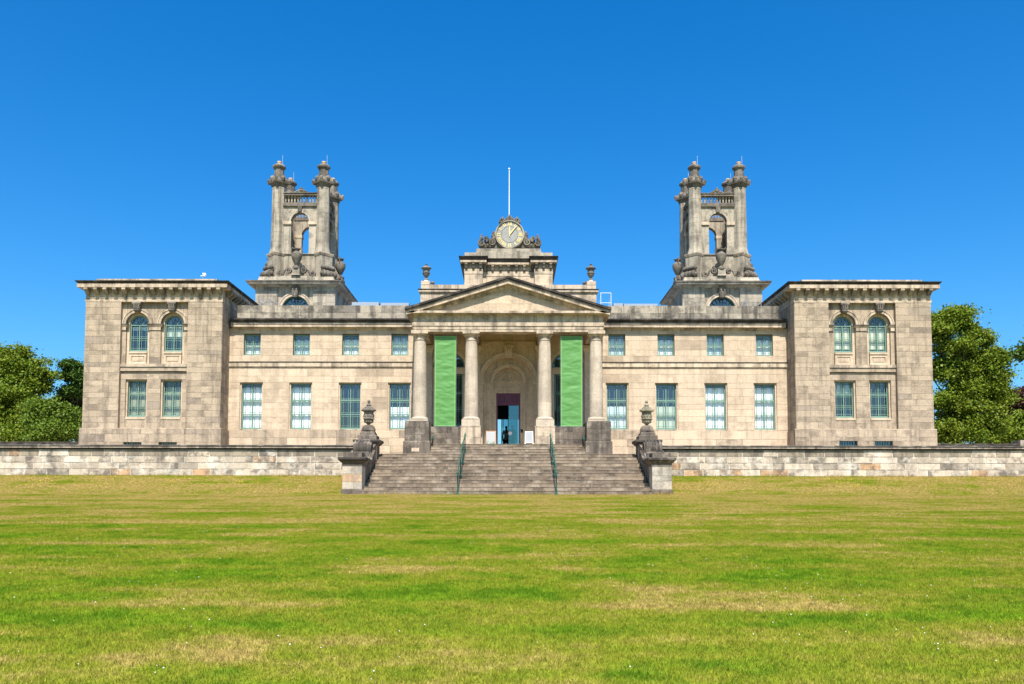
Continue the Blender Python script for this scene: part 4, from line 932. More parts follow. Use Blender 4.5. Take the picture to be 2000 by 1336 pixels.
for xx in (rx0, rx1): mb.tube([(xx, 46.6, rz-.6), (xx, 46.6, rt)], .013, 6).tube([(xx, 47.6, rz-.6), (xx, 47.6, rt)], .013, 6).tube([(xx, 46.6, rt), (xx, 47.6, rt)], .013, 6)
for zz in (rt, (rz+rt)/2): mb.tube([(rx0, 46.6, zz), (rx1, 46.6, zz)], .013, 6)
build(mb, 'roof_railing', 'white', label='white tubular safety railing on the roof right of the portico', cat='railing')
for pxs, lb in ((((506, 514), (526, 541)), 'steel ladder hoops on the roof at the left tower'), (((1449, 1458), (1471, 1486)), 'steel ladder hoops on the roof at the right tower')):
    e = empty('ladder_hoops', (X(sum(pxs[0]+pxs[1])/4, 46.6, 595), 46.6, zCor-.1), lb, 'ladder')
    for a, b in pxs:
        t_ = Z(584, 46.6); flip = pxs[0][0] > 1000; a, b = (b, a) if flip else (a, b)
        mb = MB().tube([(X(a,46.6,590), 46.6, zCor-.1), (X(a,46.6,590), 46.6, t_), (X(b,46.6,590), 46.6, t_-.25), (X(b,46.6,590), 46.6, zCor-.1)], .022, 6); build(mb, 'hoop', 'steel', e)

# ------------------------------------------------------------------ steps
st = empty('stone_staircase', (0, D_STEP, 0), 'broad flight of worn grey stone steps up to the portico', 'steps')
def step(x0, x1, y0, y1, z0, z1, nsl):
    mb = MB(); cuts = [x0]+sorted(x0+(x1-x0)*(i+1)/nsl+random.uniform(-.35, .35)*(x1-x0)/nsl for i in range(nsl-1))+[x1]
    for a, b in zip(cuts, cuts[1:]):
        j = random.uniform(-.006, .006); a, b = a+.004, b-.004
        mb.box(a, b, y0+j, y1, z0-.004, z1-.014); mb.box(a, b, y0-.016+j, y1, z1-.014, z1+random.uniform(-.002, .002), m=1)
    build(mb, 'step', ['step', 'nosing'], st, fix=False)
for i in range(12):
    y0 = D_STEP+TREAD*i; step(-5.92, 5.92, y0, y0+TREAD+.06 if i < 11 else 41.2, RISE*i-(.25 if i == 0 else 0), RISE*(i+1), random.choice((4, 5, 6)))
rz_ = (Z_FLOOR-Z_TERR)/4
for i in range(4):
    y0 = 40.80+.30*i; step(-3.66, 3.66, y0, y0+.36 if i < 3 else 42.6, Z_TERR+rz_*i, Z_TERR+rz_*(i+1)-.0005*(i == 3), random.choice((4, 5)))
for s in (-1, 1):      # landing beside the pedestals
    a, b = sorted((s*5.92, s*4.93)); mb = MB().box(a, b, 41.2, 44.6, Z_TERR-.3, Z_TERR-.002); build(mb, 'landing', 'step', st)

# ------------------------------------------------------------------ stair piers with scrolls and urns
for s in (-1, 1):
    side = 'left' if s < 0 else 'right'
    e = empty('stair_pier', (s*6.35, 37.5, 0), f'stepped stone stair wall with low front pier and scroll on the {side} of the steps', 'pier', 'piers flanking the steps')
    a, b = sorted((s*6.74, s*5.94)); y0 = 35.62; y1 = 36.44; zz = lambda py: Z(py, y0)
    mb = MB().box(a, b, y0, y1, -.15, zz(905)); fp = build(mb, 'front_pier', 'pier', e)
    for q in ashlar(a, b, levels(zz(955.5), zz(911), .31), y0, .42, proud=.012): block('stone', 'pier', q, fp)
    build(MB().rect(a, b, y0, y1, [(.05, -.2), (.05, zz(957)), (.0, zz(955.5))]), 'base', 'pedestal', fp)
    build(MB().rect(a, b, y0, y1, [(.02, zz(910.5)), (.02, zz(905)), (.05, zz(904)), (.09, zz(902.5)), (.11, zz(901)), (.17, zz(898)), (.18, zz(894.5)), (.16, zz(893.2))], [0,0,0,0,1,1,1]), 'cap', ['pedestal', 'cop'], fp)
    build(MB().box(a+.02, b-.02, y0+.02, y1+.1, zz(893.2), zz(883.8)), 'block', 'pedestal', fp)
    # cheek wall
    zu = lambda py: Z(py, 39.5); a2, b2 = sorted((s*6.80, s*5.95))
    mb = MB().polyx([(y1-.02, -.15), (39.6, -.15), (39.6, zu(866)), (38.4, zu(880)), (37.4, zz(893.4)), (y1-.02, zz(893.4))], a2+.02, b2-.02); build(mb, 'cheek_wall', 'pedestal', e)
    mb = MB().polyx([(y1-.02, zz(901)), (37.45, zz(901)), (38.5, zu(888)), (38.5, zu(882)), (37.45, zz(894)), (y1-.02, zz(894))], a2-.10, b2+.10); build(mb, 'cheek_coping', 'cop', e)
    # big scroll
    mb = MB(); xc0, xc1 = a2+.09, b2-.07; nb = 9; cyy, czz, R_ = 38.35, zz(893.4)+.20, .36
    czz = Z(876, 38.2)
    for k in range(nb):
        r_ = R_*(1.0 if k % 2 == 0 else .90)*(1.04 if k in (0, nb-1) else 1); xa_, xb_ = xc0+(xc1-xc0)*k/nb, xc0+(xc1-xc0)*(k+1)/nb
        pts = []
        for i in range(25):
            a_ = math.radians(-60+i*10.5*1.0); pts.append((cyy-r_*math.cos(a_)*.9, czz+r_*math.sin(a_)))
        pts = [(37.30-(.02 if k % 2 else 0), zz(891)), (37.55, zz(889)+(.03 if k % 2 == 0 else 0)), (37.80, czz-.24)]+[(cyy-r_*math.cos(t_), czz+r_*math.sin(t_)) for t_ in [math.radians(-25+i*11) for i in range(19)]]+[(39.45, czz-.1), (39.45, zz(896)), (37.3, zz(896))]
        mb.polyx(pts, xa_, xb_)
    build(mb, 'scroll', 'cop', e)
    for xx in (xc0-.02, xc1+.02):
        mb = MB().spiral(0, 0, R_*.95, 1.8, .09, -.03, .03, -PI/2, 1); mb.v = [(xx+y, cyy-x, czz+z) for x, y, z in mb.v]; build(mb, 'volute', 'cop', e)
    # upper pier
    a3, b3 = sorted((s*6.86, s*5.96)); yu0, yu1 = 39.52, 40.42
    mb = MB().box(a3, b3, yu0, yu1, .3, zu(866)); up = build(mb, 'upper_pier', 'pedestal', e)
    for q in ashlar(a3, b3, levels(Z_TERR-.5, zu(869), .34), yu0, .5, proud=.01): block('stone', 'pier', q, up)
    build(MB().rect(a3, b3, yu0, yu1, [(.0, zu(869.5)), (.05, zu(868)), (.08, zu(866.5)), (.16, zu(863)), (.17, zu(860.3)), (.15, zu(858.8))], [1,1,1,1,1]), 'cap', ['pedestal', 'cop'], up)
    build(MB().rect(a3+.02, b3-.02, yu0+.02, yu1-.02, [(0, zu(858.8)), (0, zu(850.5)), (-.03, zu(849.5)), (-.09, zu(849)), (-.09, zu(845)), (-.13, zu(844)), (-.14, zu(841.5))]), 'stepped_cap', 'pedestal', up)
    uc = (a3+b3)/2; uy = (yu0+yu1)/2; zd = lambda py: Z(py, uy)
    build(MB().lathe(uc, uy, [(.33, zd(842)), (.32, zd(839)), (.27, zd(834)), (.18, zd(831)), (.06, zd(830.2))], 24), 'domed_base', 'pedestal', up, smooth=True)
    un = empty('stone_urn', (uc, uy, zd(831)), f'{"blackened" if s < 0 else "pale lichened"} carved stone urn on the {side} stair pier', 'urn', 'urns on the stair piers')
    H = zd(781.3)-zd(831.5); zb_ = zd(831.5); mu = 'carved' if s < 0 else 'lichen'
    pr_ = [(r_, zb_+z_*H) for r_, z_ in ((.075,0),(.05,.02),(.09,.06),(.17,.12),(.215,.19),(.225,.235),(.265,.25),(.265,.275),(.225,.29),(.215,.45),(.23,.53),(.28,.555))]
    build(MB().lathe(uc, uy, pr_, 24), 'bowl', mu, un, smooth=True)
    n_ = 40; vs_ = []
    mb = MB().ring(lambda o: [(uc+o*(1+.05*math.cos(8*2*PI*i/n_)*(o > .25))*math.cos(2*PI*i/n_), uy+o*(1+.05*math.cos(8*2*PI*i/n_)*(o > .25))*math.sin(2*PI*i/n_)) for i in range(n_)], [(.28, zb_+.555*H), (.33, zb_+.565*H), (.33, zb_+.60*H), (.24, zb_+.67*H), (.16, zb_+.73*H), (.09, zb_+.76*H), (.105, zb_+.775*H), (.11, zb_+.80*H), (.06, zb_+.83*H), (.045, zb_+.88*H)])
    ld = build(mb, 'lid', mu, un, smooth=True); build(MB().ball((uc, uy, zb_+.935*H), .075, 12), 'ball_finial', mu, ld, smooth=True)
    mb = MB()
    for i in range(12):
        a_ = 2*PI*i/12; mb.ball((uc+.222*math.cos(a_), uy+.222*math.sin(a_), zb_+.37*H), .035, 6, sz=2.2); mb.ball((uc+.185*math.cos(a_+.2), uy+.185*math.sin(a_+.2), zb_+.15*H), .04, 6, sz=1.4)
    build(mb, 'relief', mu, un, smooth=True)

# ------------------------------------------------------------------ terrace walls
for s in (-1, 1):
    side = 'left' if s < 0 else 'right'
    zt = lambda py: Z(py, D_WALL); a, b = sorted((s*6.86, s*60)); va, vb = sorted((s*6.88, s*26)); zc0 = zt(878.5)
    tw = empty('terrace_wall', (s*16, D_WALL, .8), f'patched pale stone terrace wall with dark coping {side} of the steps', 'wall', 'terrace walls beside the steps')
    build(MB().box(a, b, D_WALL, D_WALL+.85, .2, zc0), 'wall_core', 'mortar', tw)
    z0 = .84; lv = [z0-.12, z0+.05, z0+.36, z0+.66, z0+.95, zc0]
    for q in ashlar(va, vb, lv, D_WALL, .98, proud=.016, gap=.022, depth=.1): 
        d = random.uniform(-.006, .006); block('stone', 'grimy_shaded' if q[5] > zc0-.02 and random.random() < .75 else 'terr', (q[0]+random.uniform(0,.01), q[1]-random.uniform(0,.01), q[2]+d, q[3], q[4]+random.uniform(0,.008), q[5]-random.uniform(0,.008)), tw)  # top course darkened: soot staining and the coping's shadow put into colour
    x = va
    while x < vb:
        L = min(random.uniform(1.15, 1.75), vb-x+.01)
        mb = MB().polyx([(D_WALL-.14, zt(876)), (D_WALL+.6, zt(876)), (D_WALL+.6, zt(869.8)), (D_WALL-.10, zt(869.8)), (D_WALL-.17, zt(871.5)), (D_WALL-.17, zt(872.2)), (D_WALL-.14, zt(872.6))], x+.004, x+L-.004, m=1)
        mb.box(x+.004, x+L-.004, D_WALL-.06, D_WALL+.5, zc0-.002, zt(876), m=2)  # strip under the coping: its shadow band painted in with the soot tone
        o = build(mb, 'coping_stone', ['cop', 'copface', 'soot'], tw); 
        for p in o.data.polygons:
            if p.material_index == 2: continue
            if p.normal.z > .3 or (p.normal.y < -.3 and abs(p.normal.z) > .2): p.material_index = 0
            elif p.center.z > (zt(872.7)-zc0): p.material_index = 0
        x += L
    # boundary wall further back, running out from the pavilion
    yb2 = 48.2; xs_ = sorted((s*21.6, s*46)); zz2 = lambda py: Z(py, yb2); topy = 864 if s < 0 else 865.5
    bw = empty('boundary_wall', (s*28, yb2, Z_TERR), f'low dark boundary wall running out from the {side} pavilion', 'wall', 'boundary walls')
    build(MB().box(*xs_, yb2, yb2+.4, Z_TERR-.1, zz2(topy+2)), 'wall', 'copface', bw)
    x = xs_[0]
    while x < xs_[1]:
        L = min(1.6, xs_[1]-x+.01); build(MB().rect(x+.004, x+L-.004, yb2, yb2+.4, [(.0, zz2(topy+2)), (.0, zz2(topy+1)), (.0, zz2(topy))]).box(x+.004, x+L-.004, yb2-.08, yb2+.0, zz2(topy+1.6), zz2(topy)), 'coping_stone', 'cop', bw); x += L
build(MB().box(X(1991,48,865), X(2012,48,865), 47.9, 48.7, Z_TERR-.1, Z(858.5, 48)), 'gate_post', 'copface', label='grey stone end post on the right boundary wall', cat='post')

# ------------------------------------------------------------------ handrails
for s in (-1, 1):
    e = empty('handrail', (s*2.0, 35.3, 0), f'dark green iron handrail on the {"left" if s < 0 else "right"} of the central steps', 'handrail', 'handrails on the steps')
    tops = []
    for y_ in (35.36, 37.25, 38.99, 40.66):
        i = math.floor((y_-D_STEP)/TREAD)+1; zf = 0 if y_ < D_STEP else min(12, i)*RISE
        h = .90; mb = MB().lathe(s*2.0, y_, [(.075, zf-.02), (.07, zf+.03), (.035, zf+.06), (.03, zf+.16), (.045, zf+.17), (.045, zf+.20), (.028, zf+.22), (.024, zf+h-.1), (.04, zf+h-.09), (.04, zf+h-.05), (.026, zf+h-.03)], 10).ball((s*2.0, y_, zf+h), .05, 10); build(mb, 'post', 'dkgreen', e, smooth=True); tops.append((s*2.0, y_, zf+h))
    tops[-1] = (tops[-1][0], tops[-1][1], tops[-1][2])
    build(MB().tube(tops+[(s*2.0, 40.9, tops[-1][2]+.10)], .028, 10), 'rail', 'dkgreen', e, smooth=True)
    build(MB().tube([tops[0], (s*2.0, 35.18, tops[0][2]-.05), (s*2.0, 35.14, tops[0][2]-.15)], .026, 8), 'rail_end', 'dkgreen', e, smooth=True)

# ------------------------------------------------------------------ banners
for s, pxs in ((-1, (849, 889.5)), (1, (1095.5, 1136.5))):
    yb_ = D_COL-.05; x0, x1 = X(pxs[0], yb_), X(pxs[1], yb_); z0, z1 = Z(832, yb_), Z(656.5, yb_)
    e = empty('banner', ((x0+x1)/2, yb_, z0), f'blank wrinkled green banner hanging between the {"left" if s < 0 else "right"} pair of columns', 'banner', 'green banners in the portico')
    nx_, nz_ = 25, 110; vs_ = []; ph = random.uniform(0, 6)
    for j in range(nz_):
        for i in range(nx_):
            u, v = i/(nx_-1), j/(nz_-1); edge = max(0, math.sin(PI*u))**.3
            q_ = Vector((u*1.6+(v-.5)*2.0*(1 if v < .35 else .25), v*17, ph)); from mathutils import noise as mn; d = .030*mn.noise(q_)+.016*mn.noise(q_*2.3)+.007*mn.noise(q_*4.9)
            vs_.append((x0+(x1-x0)*u, yb_+d*edge*.9+.02*(v-.5), z0+(z1-z0)*v))
    mb = MB(); mb.add(vs_, [(j*nx_+i, j*nx_+i+1, (j+1)*nx_+i+1, (j+1)*nx_+i) for j in range(nz_-1) for i in range(nx_-1)])
    for j in range(nz_-1):
        for i in range(nx_-1):
            if i in (0, nx_-2) or j in (0, nz_-2): mb.m[j*(nx_-1)+i] = 1
    build(mb, 'cloth', ['banner', 'hem'], e, smooth=True, fix=False)
    for zz in (z1+.02, z0-.02): build(MB().tube([(x0-.04, yb_, zz), (x1+.04, yb_, zz)], .014, 6), 'rod', 'dkgreen', e)
    mb = MB()
    for xx, dx in ((x0-.03, -.05), (x1+.03, .05)): mb.tube([(xx, yb_, z0-.02), (xx, yb_, z1+.02), (xx+dx, yb_, zk(648))], .007, 5)
    build(mb, 'rope', 'steel', e)

# ------------------------------------------------------------------ boards, posts, lantern
ybd = 44.2
def board(px0, px1, pyt, mf, label, paper, leggy):
    x0, x1 = X(px0, ybd, 850), X(px1, ybd, 850); zt = Z(pyt, ybd); cxb = (x0+x1)/2
    e = empty('a_board', (cxb, ybd, zFl), label, 'sign')
    H = zt-zFl; lean = .16
    for q in (-1, 1):
        mb = MB(); f = lambda t_: ybd+q*(lean*(1-t_)+.012)
        fr = .035
        z_lo = zFl+(.30*H if leggy else .06)
        def bar(xa, za_, xb_, zb__, wdt=fr):
            ta, tb = (za_-zFl)/H, (zb__-zFl)/H
            dx, dz = xb_-xa, zb__-za_; L = math.hypot(dx, dz); nx_, nz_ = -dz/L*wdt/2, dx/L*wdt/2
            vs_ = []
            for (xx, zz, t_) in ((xa, za_, ta), (xb_, zb__, tb)):
                for sg in (1, -1):
                    for yy in (-.012, .012): vs_.append((xx+sg*nx_, f(t_)+yy, zz+sg*nz_))
            mb.add(vs_, [(0,1,3,2),(4,5,7,6),(0,1,5,4),(2,3,7,6),(0,2,6,4),(1,3,7,5)])
        bar(x0, zFl, x0+.02, zt); bar(x1, zFl, x1-.02, zt); bar(x0+.02, zt-.02, x1-.02, zt-.02); bar(x0+.01, z_lo, x1-.01, z_lo)
        pn = build(mb, 'frame', mf, e)
        if q < 0:
            tl, th = (z_lo-zFl)/H, 1-.04
            mb = MB().add([(x0+.03, f(tl)-.004, z_lo+.02), (x1-.03, f(tl)-.004, z_lo+.02), (x1-.035, f(th)-.004, zt-.04), (x0+.035, f(th)-.004, zt-.04)], [(0,1,2,3)])
            build(mb, 'poster', paper, pn, fix=False)
def poster_mat(name, green):
    m, n, b = new_mat(name); tc = nd(n, 'ShaderNodeTexCoord'); sp = nd(n, 'ShaderNodeSeparateXYZ'); n.links.new(tc.outputs['Generated'], sp.inputs[0])
    z = sp.outputs[2]; col = mixc(n, 0.0, (.30, .31, .32), (.7, .8, .9))
    lines = mth(n, 'GREATER_THAN', mth(n, 'SINE', mth(n, 'MULTIPLY', z, 34.0)), .72)
    if green:
        blob = ramp(n, noise(n, tc.outputs['Generated'], 4, 4), .42, .6); low = ramp(n, z, .52, .12)
        col = mixc(n, mth(n, 'MULTIPLY', blob, low), col, (.07, .16, .10)); col = mixc(n, ramp(n, z, .22, .05), col, (.03, .08, .05)); top = mth(n, 'MULTIPLY', mth(n, 'GREATER_THAN', z, .8), lines)
        col = mixc(n, mth(n, 'MULTIPLY', top, .5), col, (.35, .5, .65))
    else: col = mixc(n, mth(n, 'MULTIPLY', lines, .6), col, (.12, .20, .38))
    n.links.new(col, b.inputs['Base Color']); b.inputs['Roughness'].default_value = .5; return m
M['poster_g'] = poster_mat('picture_poster', True); M['poster_w'] = poster_mat('notice_poster', False)
board(949, 968.5, 841.5, 'wood', 'orange wooden framed poster board standing left of the door', 'poster_g', False)
board(1025.5, 1041, 842.5, 'white', 'white notice A-board standing right of the door', 'poster_w', True)
for k, px_ in enumerate((942.3, 946.0)):
    xx = X(px_, 44.4, 855); build(MB().lathe(xx, 44.4+.1*k, [(.10, zFl), (.10, zFl+.02), (.018, zFl+.04), (.016, Z(849+3*k, 44.4)), (.025, Z(848.5+3*k, 44.4))], 10), 'barrier_post', 'steel', label=f'{"taller" if k == 0 else "shorter"} slim metal post beside the left inner column', cat='post', group='barrier posts')
lx, ly = X(52, 60, 855), 60.0
lp = empty('street_lantern', (lx, ly, Z_TERR), 'dark green lantern on a post, top showing over the left wall', 'lamp')
build(MB().lathe(lx, ly, [(.12, Z_TERR-.02), (.10, Z_TERR+.2), (.05, Z_TERR+.3), (.045, Z(865, ly))], 10), 'post', 'dkgreen', lp, smooth=True)
build(MB().lathe(lx, ly, [(.06, Z(865, ly)), (.13, Z(863.5, ly)), (.19, Z(857.5, ly)), (.17, Z(857.4, ly))], 6), 'glazed_head', 'mirror', lp)
build(MB().lathe(lx, ly, [(.20, Z(857.5, ly)), (.23, Z(857, ly)), (.12, Z(853.5, ly)), (.05, Z(852, ly)), (.04, Z(850.8, ly)), (.005, Z(850, ly))], 6), 'cap', 'dkgreen', lp)

# ------------------------------------------------------------------ people
def skinned(name, mat, pts, edges, rad, parent, sub=2):
    P0 = Vector(LOC[parent.name]); me = bpy.data.meshes.new(name); me.from_pydata([Vector(p) for p in pts], edges, []); me.materials.append(M[mat])
    o = bpy.data.objects.new(name, me); COL.objects.link(o); o.parent = parent; LOC[o.name] = P0
    sk = o.modifiers.new('skin', 'SKIN'); sk.use_smooth_shade = True
    for i, r in enumerate(rad):
        r = r if isinstance(r, tuple) else (r, r); me.skin_vertices[0].data[i].radius = r
    me.skin_vertices[0].data[0].use_root = True
    o.modifiers.new('sub', 'SUBSURF').levels = sub; o.modifiers['sub'].render_levels = sub; return o
def person(px, D, pyh, label, top, bottom, hair_long, rot, walk):
    x = X(px, D, 850); zh = Z(pyh, D); h = zh-zFl; k = h/1.70
    e = empty('person', (x, D, zFl), label, 'person'); e.rotation_euler = (0, 0, rot)
    S = lambda *p: tuple(v*k for v in p)
    w_ = walk
    pts = [S(0,0,.95), S(0,0,1.15), S(0,0,1.34), S(0,.0,1.45), S(0,-.015,1.50), S(0,-.03,1.60), S(0,-.03,1.665),
           S(-.09,0,.90), S(-.10,-.10*w_,.50), S(-.10,.05*w_,.09), S(-.10,-.10+.05*w_,.03),
           S(.09,0,.90), S(.10,.06*w_,.50), S(.10,.16*w_,.10), S(.10,.04+.12*w_,.03),
           S(-.17,0,1.40), S(-.215,.03,1.12), S(-.22,-.06,.90), S(-.22,-.09,.80), S(.17,0,1.40), S(.215,.03,1.12), S(.22,-.06,.90), S(.22,-.09,.80)]
    ed = [(0,1),(1,2),(2,3),(3,4),(4,5),(5,6),(0,7),(7,8),(8,9),(9,10),(0,11),(11,12),(12,13),(13,14),(2,15),(15,16),(16,17),(17,18),(2,19),(19,20),(20,21),(21,22)]
    ra = [.12,.105,.12,.06,.05,.085,.07, .085,.055,.04,.035, .085,.055,.04,.035, .055,.042,.033,.028,.055,.042,.033,.028]
    body = skinned('body', 'skin', pts, ed, [v*k for v in ra], e)
    skinned('top', top, [S(0,0,1.0), S(0,0,1.15), S(0,0,1.34), S(0,0,1.42), S(-.17,0,1.40), S(-.205,.02,1.18), S(.17,0,1.40), S(.205,.02,1.18)], [(0,1),(1,2),(2,3),(2,4),(4,5),(2,6),(6,7)], [v*k for v in (.145,.13,.142,.09,.072,.062,.072,.062)], e)
    skinned('shorts', bottom, [S(0,0,.98), S(-.09,0,.88), S(-.10,-.05*w_,.62), S(.09,0,.88), S(.10,.03*w_,.62)], [(0,1),(1,2),(0,3),(3,4)], [v*k for v in (.15,.115,.10,.115,.10)], e)
    hp = [S(0,.02,1.63), S(0,.03,1.68), S(0,.08,1.60)]+([S(0,.11,1.45), S(0,.12,1.28)] if hair_long else [])
    skinned('hair', 'hair', hp, [(i, i+1) for i in range(len(hp)-1)], [v*k for v in ((.095,.07,.085,.045,.02)[:len(hp)])], e)
    mb = MB()
    for q in (-1, 1): mb.ball(S(q*.035, -.112, 1.615), .012*k, 6)
    mb.ball(S(0, -.12, 1.585), .016*k, 6, sz=1.6)
    me_o = build(mb, 'face_features', 'skin', None); me_o.parent = e; me_o.location = me_o.location
    return e
person(988.8, 50.6, 832.5, 'person in pale pink top and black shorts walking in through the door', 'pink', 'navy', True, PI, 1)
person(1000.5, 49.8, 830.8, 'person in grey seen dimly behind the glass door leaf', 'greycloth', 'greycloth', False, PI+.5, .3)

# ------------------------------------------------------------------ trees
def tree(name, label, base, lobes, mat, nleaf, lsize, trunk_r, group=None, clump=.55, up=.5, fill=.35, ratio=1.0):
    bx_, by_ = base; e = empty('tree' if not name else name, (bx_, by_, Z_TERR-.05), label, 'tree', group)
    big = list(lobes); lobes = [(*l[:3], l[3]*.72, l[4]*.72, l[5]*.72) for l in big]
    for l in big:                                    # smaller boughs break up each lobe
        for _ in range(6):
            d = rng.normal(size=3); d[2] *= .9; d /= np.linalg.norm(d); f = rng.uniform(.26, .46)
            lobes.append((*(np.array(l[:3])+d*np.array(l[3:6])*rng.uniform(.62, .86)), l[3]*f, l[4]*f, l[5]*f*.75))
    vol = np.array([l[3]*l[4]*l[5] for l in lobes])**.67; vol = vol/vol.sum(); cen = []
    ncl = max(50, nleaf//170)
    for l, f in zip(lobes, vol):
        n = max(4, int(ncl*f)); d = rng.normal(size=(n, 3)); d /= np.linalg.norm(d, axis=1)[:, None]
        r = np.where(rng.random(n) < fill, rng.uniform(.2, .75, n), rng.uniform(.78, 1.16, n)); cen.append(np.array(l[:3])+d*r[:, None]*np.array(l[3:6]))
    cen = np.concatenate(cen); gp = np.sin(cen[:, 0]*1.9+cen[:, 2]*.7)+np.sin(cen[:, 2]*2.3-cen[:, 0]*.8+cen[:, 1]); cen = cen[(gp > -.7) | (rng.random(len(cen)) < .15)]; cen = cen[cen[:, 2] > Z_TERR+.4]
    k = rng.integers(0, len(cen), nleaf); cr_ = clump*rng.uniform(.5, 1.25, len(cen))
    p = cen[k]+rng.normal(size=(nleaf, 3))*cr_[k][:, None]*np.array([.62, .62, .36])
    nrm = rng.normal(size=(nleaf, 3)); nrm[:, 2] += up*1.6; nrm[:, 1] -= .25; nrm /= np.linalg.norm(nrm, axis=1)[:, None]
    a = np.cross(nrm, rng.normal(size=(nleaf, 3))); a /= np.linalg.norm(a, axis=1)[:, None]; b = np.cross(nrm, a)
    sz = lsize*rng.uniform(.6, 1.3, nleaf)[:, None]
    v = np.stack([p-a*sz, p-b*sz*.62*ratio+nrm*sz*.12, p+a*sz, p+b*sz*.62*ratio+nrm*sz*.12], 1).reshape(-1, 3)
    me = bpy.data.meshes.new('crown'); me.vertices.add(len(v)); org = np.array([bx_, by_, Z_TERR-.05])
    me.vertices.foreach_set('co', (v-org).ravel()); me.loops.add(nleaf*4); me.loops.foreach_set('vertex_index', np.arange(nleaf*4, dtype=np.int32))
    me.polygons.add(nleaf); me.polygons.foreach_set('loop_start', np.arange(0, nleaf*4, 4, dtype=np.int32)); me.polygons.foreach_set('loop_total', np.full(nleaf, 4, dtype=np.int32))
    me.materials.append(M[mat]); me.update(); me.validate()
    o = bpy.data.objects.new('crown', me); COL.objects.link(o); o.parent = e
    top = max(l[2]+l[5]*.5 for l in lobes); lc = np.array([l[:3] for l in lobes]).mean(0)
    mb = MB(); sp_ = Vector((bx_*.7+lc[0]*.3, by_*.7+lc[1]*.3, Z_TERR+(top-Z_TERR)*.3)); hub = Vector((lc[0], lc[1], Z_TERR+(top-Z_TERR)*.75))
    mb.tube([(bx_, by_, Z_TERR-.1), (bx_, by_, Z_TERR+.4), sp_, sp_.lerp(hub, .5)+Vector((.2, 0, 0)), hub], [trunk_r*1.4, trunk_r, trunk_r*.75, trunk_r*.5, trunk_r*.2], 10)
    for j in rng.choice(len(cen), min(46, len(cen)), replace=False):
        q = Vector(cen[j]); f = random.uniform(.2, .8); s0 = sp_.lerp(hub, f*max(0, min(1, (q.z-sp_.z)/max(.5, hub.z-sp_.z)))); md = s0.lerp(q, .5)+Vector((0, 0, -.25))
        mb.tube([s0, md, q], [trunk_r*.3, trunk_r*.16, .015], 5)
    t = build(mb, 'trunk', 'bark', e, smooth=True, fix=False); return e
def L(px, py, D, rx, rz, ry=None):           # a crown lobe seen at a pixel, radii in pixels
    t = _t(py, D); return (X(px, D, py), D, Z(py, D), rx*t, (ry or rx)*t, rz*t)
tree('lime_tree', 'tall bright green tree standing close behind the right pavilion', (X(1868, 60, 870), 60.5),
     [L(1872,618,60,26,30), L(1838,645,60,28,36), L(1935,705,60,28,26), L(1945,770,60,26,24), L(1862,660,60,42,40), L(1900,665,60,38,40), L(1860,720,60.5,46,46), L(1908,715,60.5,42,44), L(1925,745,60,36,32), L(1862,790,60,46,52), L(1905,795,60,44,46), L(1935,835,60,34,30), L(1850,845,59.5,38,30), L(1888,848,59.5,36,30)], 'leaf', 112000, 0.094, .42, fill=.3)
tree('copper_beech', 'dark purple leaved tree at the far right', (X(1975, 72, 870), 72), [L(1972,800,72,34,26), L(1995,790,72,36,32), L(1945,826,72,22,16), L(2020,800,72,40,40)], 'purpleleaf', 35200, 0.107, .4)
tree('background_tree', 'rounded green tree behind the purple one at the far right', (X(1985, 88, 870), 88), [L(1965,792,88,26,24), L(1995,796,88,34,30), L(2030,800,88,40,36), L(1985,835,88,50,30)], 'leaf2', 32000, 0.139, .4)
tree('shrubby_tree', 'low leafy tree in front of the purple one at the right edge', (X(1985, 66, 870), 66), [L(1975,843,66,30,22), L(2003,832,66,26,30), L(1950,855,66,22,14)], 'leaf', 19200, 0.098, .25)
tree('edge_tree', 'dark tree reaching in at the right edge of the picture', (X(2095, 52, 870), 52), [L(2066,640,52,44,50), L(2058,690,52,34,32), L(2018,664,52,16,11), L(2090,730,52,50,60), L(2010,686,52,9,7)], 'leaf3', 26000, .10, .4, fill=.4)
tree('broad_tree', 'broad leafy tree with the highest crown at the left edge', (X(45, 62, 870), 62.5),
     [L(48,705,62,34,34), L(10,714,62,36,34), L(72,738,62,22,28), L(34,765,62,46,46), L(-20,760,62,40,60), L(0,820,62,46,44), L(60,815,61.5,44,40), L(20,850,61,50,20)], 'leaf', 99200, 0.094, .4, fill=.3)
tree('layered_tree', 'layered darker tree standing against the left pavilion', (X(150, 66, 870), 66.5),
     [L(150,716,64,26,13), L(126,736,64,18,8), L(160,738,64,26,15), L(142,764,64,26,12), L(170,770,66,30,14), L(128,785,66,20,8), L(155,800,66,32,14), L(120,825,66,26,16), L(165,835,66,26,20)], 'leaf3', 54400, 0.098, .35, clump=.42, up=1.1, fill=.6)
tree('young_tree', 'lighter leafy tree between the two taller left trees', (X(110, 58, 870), 58.5), [L(84,800,59,22,18), L(118,812,59,26,20), L(84,822,59,28,24), L(120,845,58.5,34,18), L(90,850,58,34,18)], 'leaf2', 51200, 0.090, .28, fill=.3)

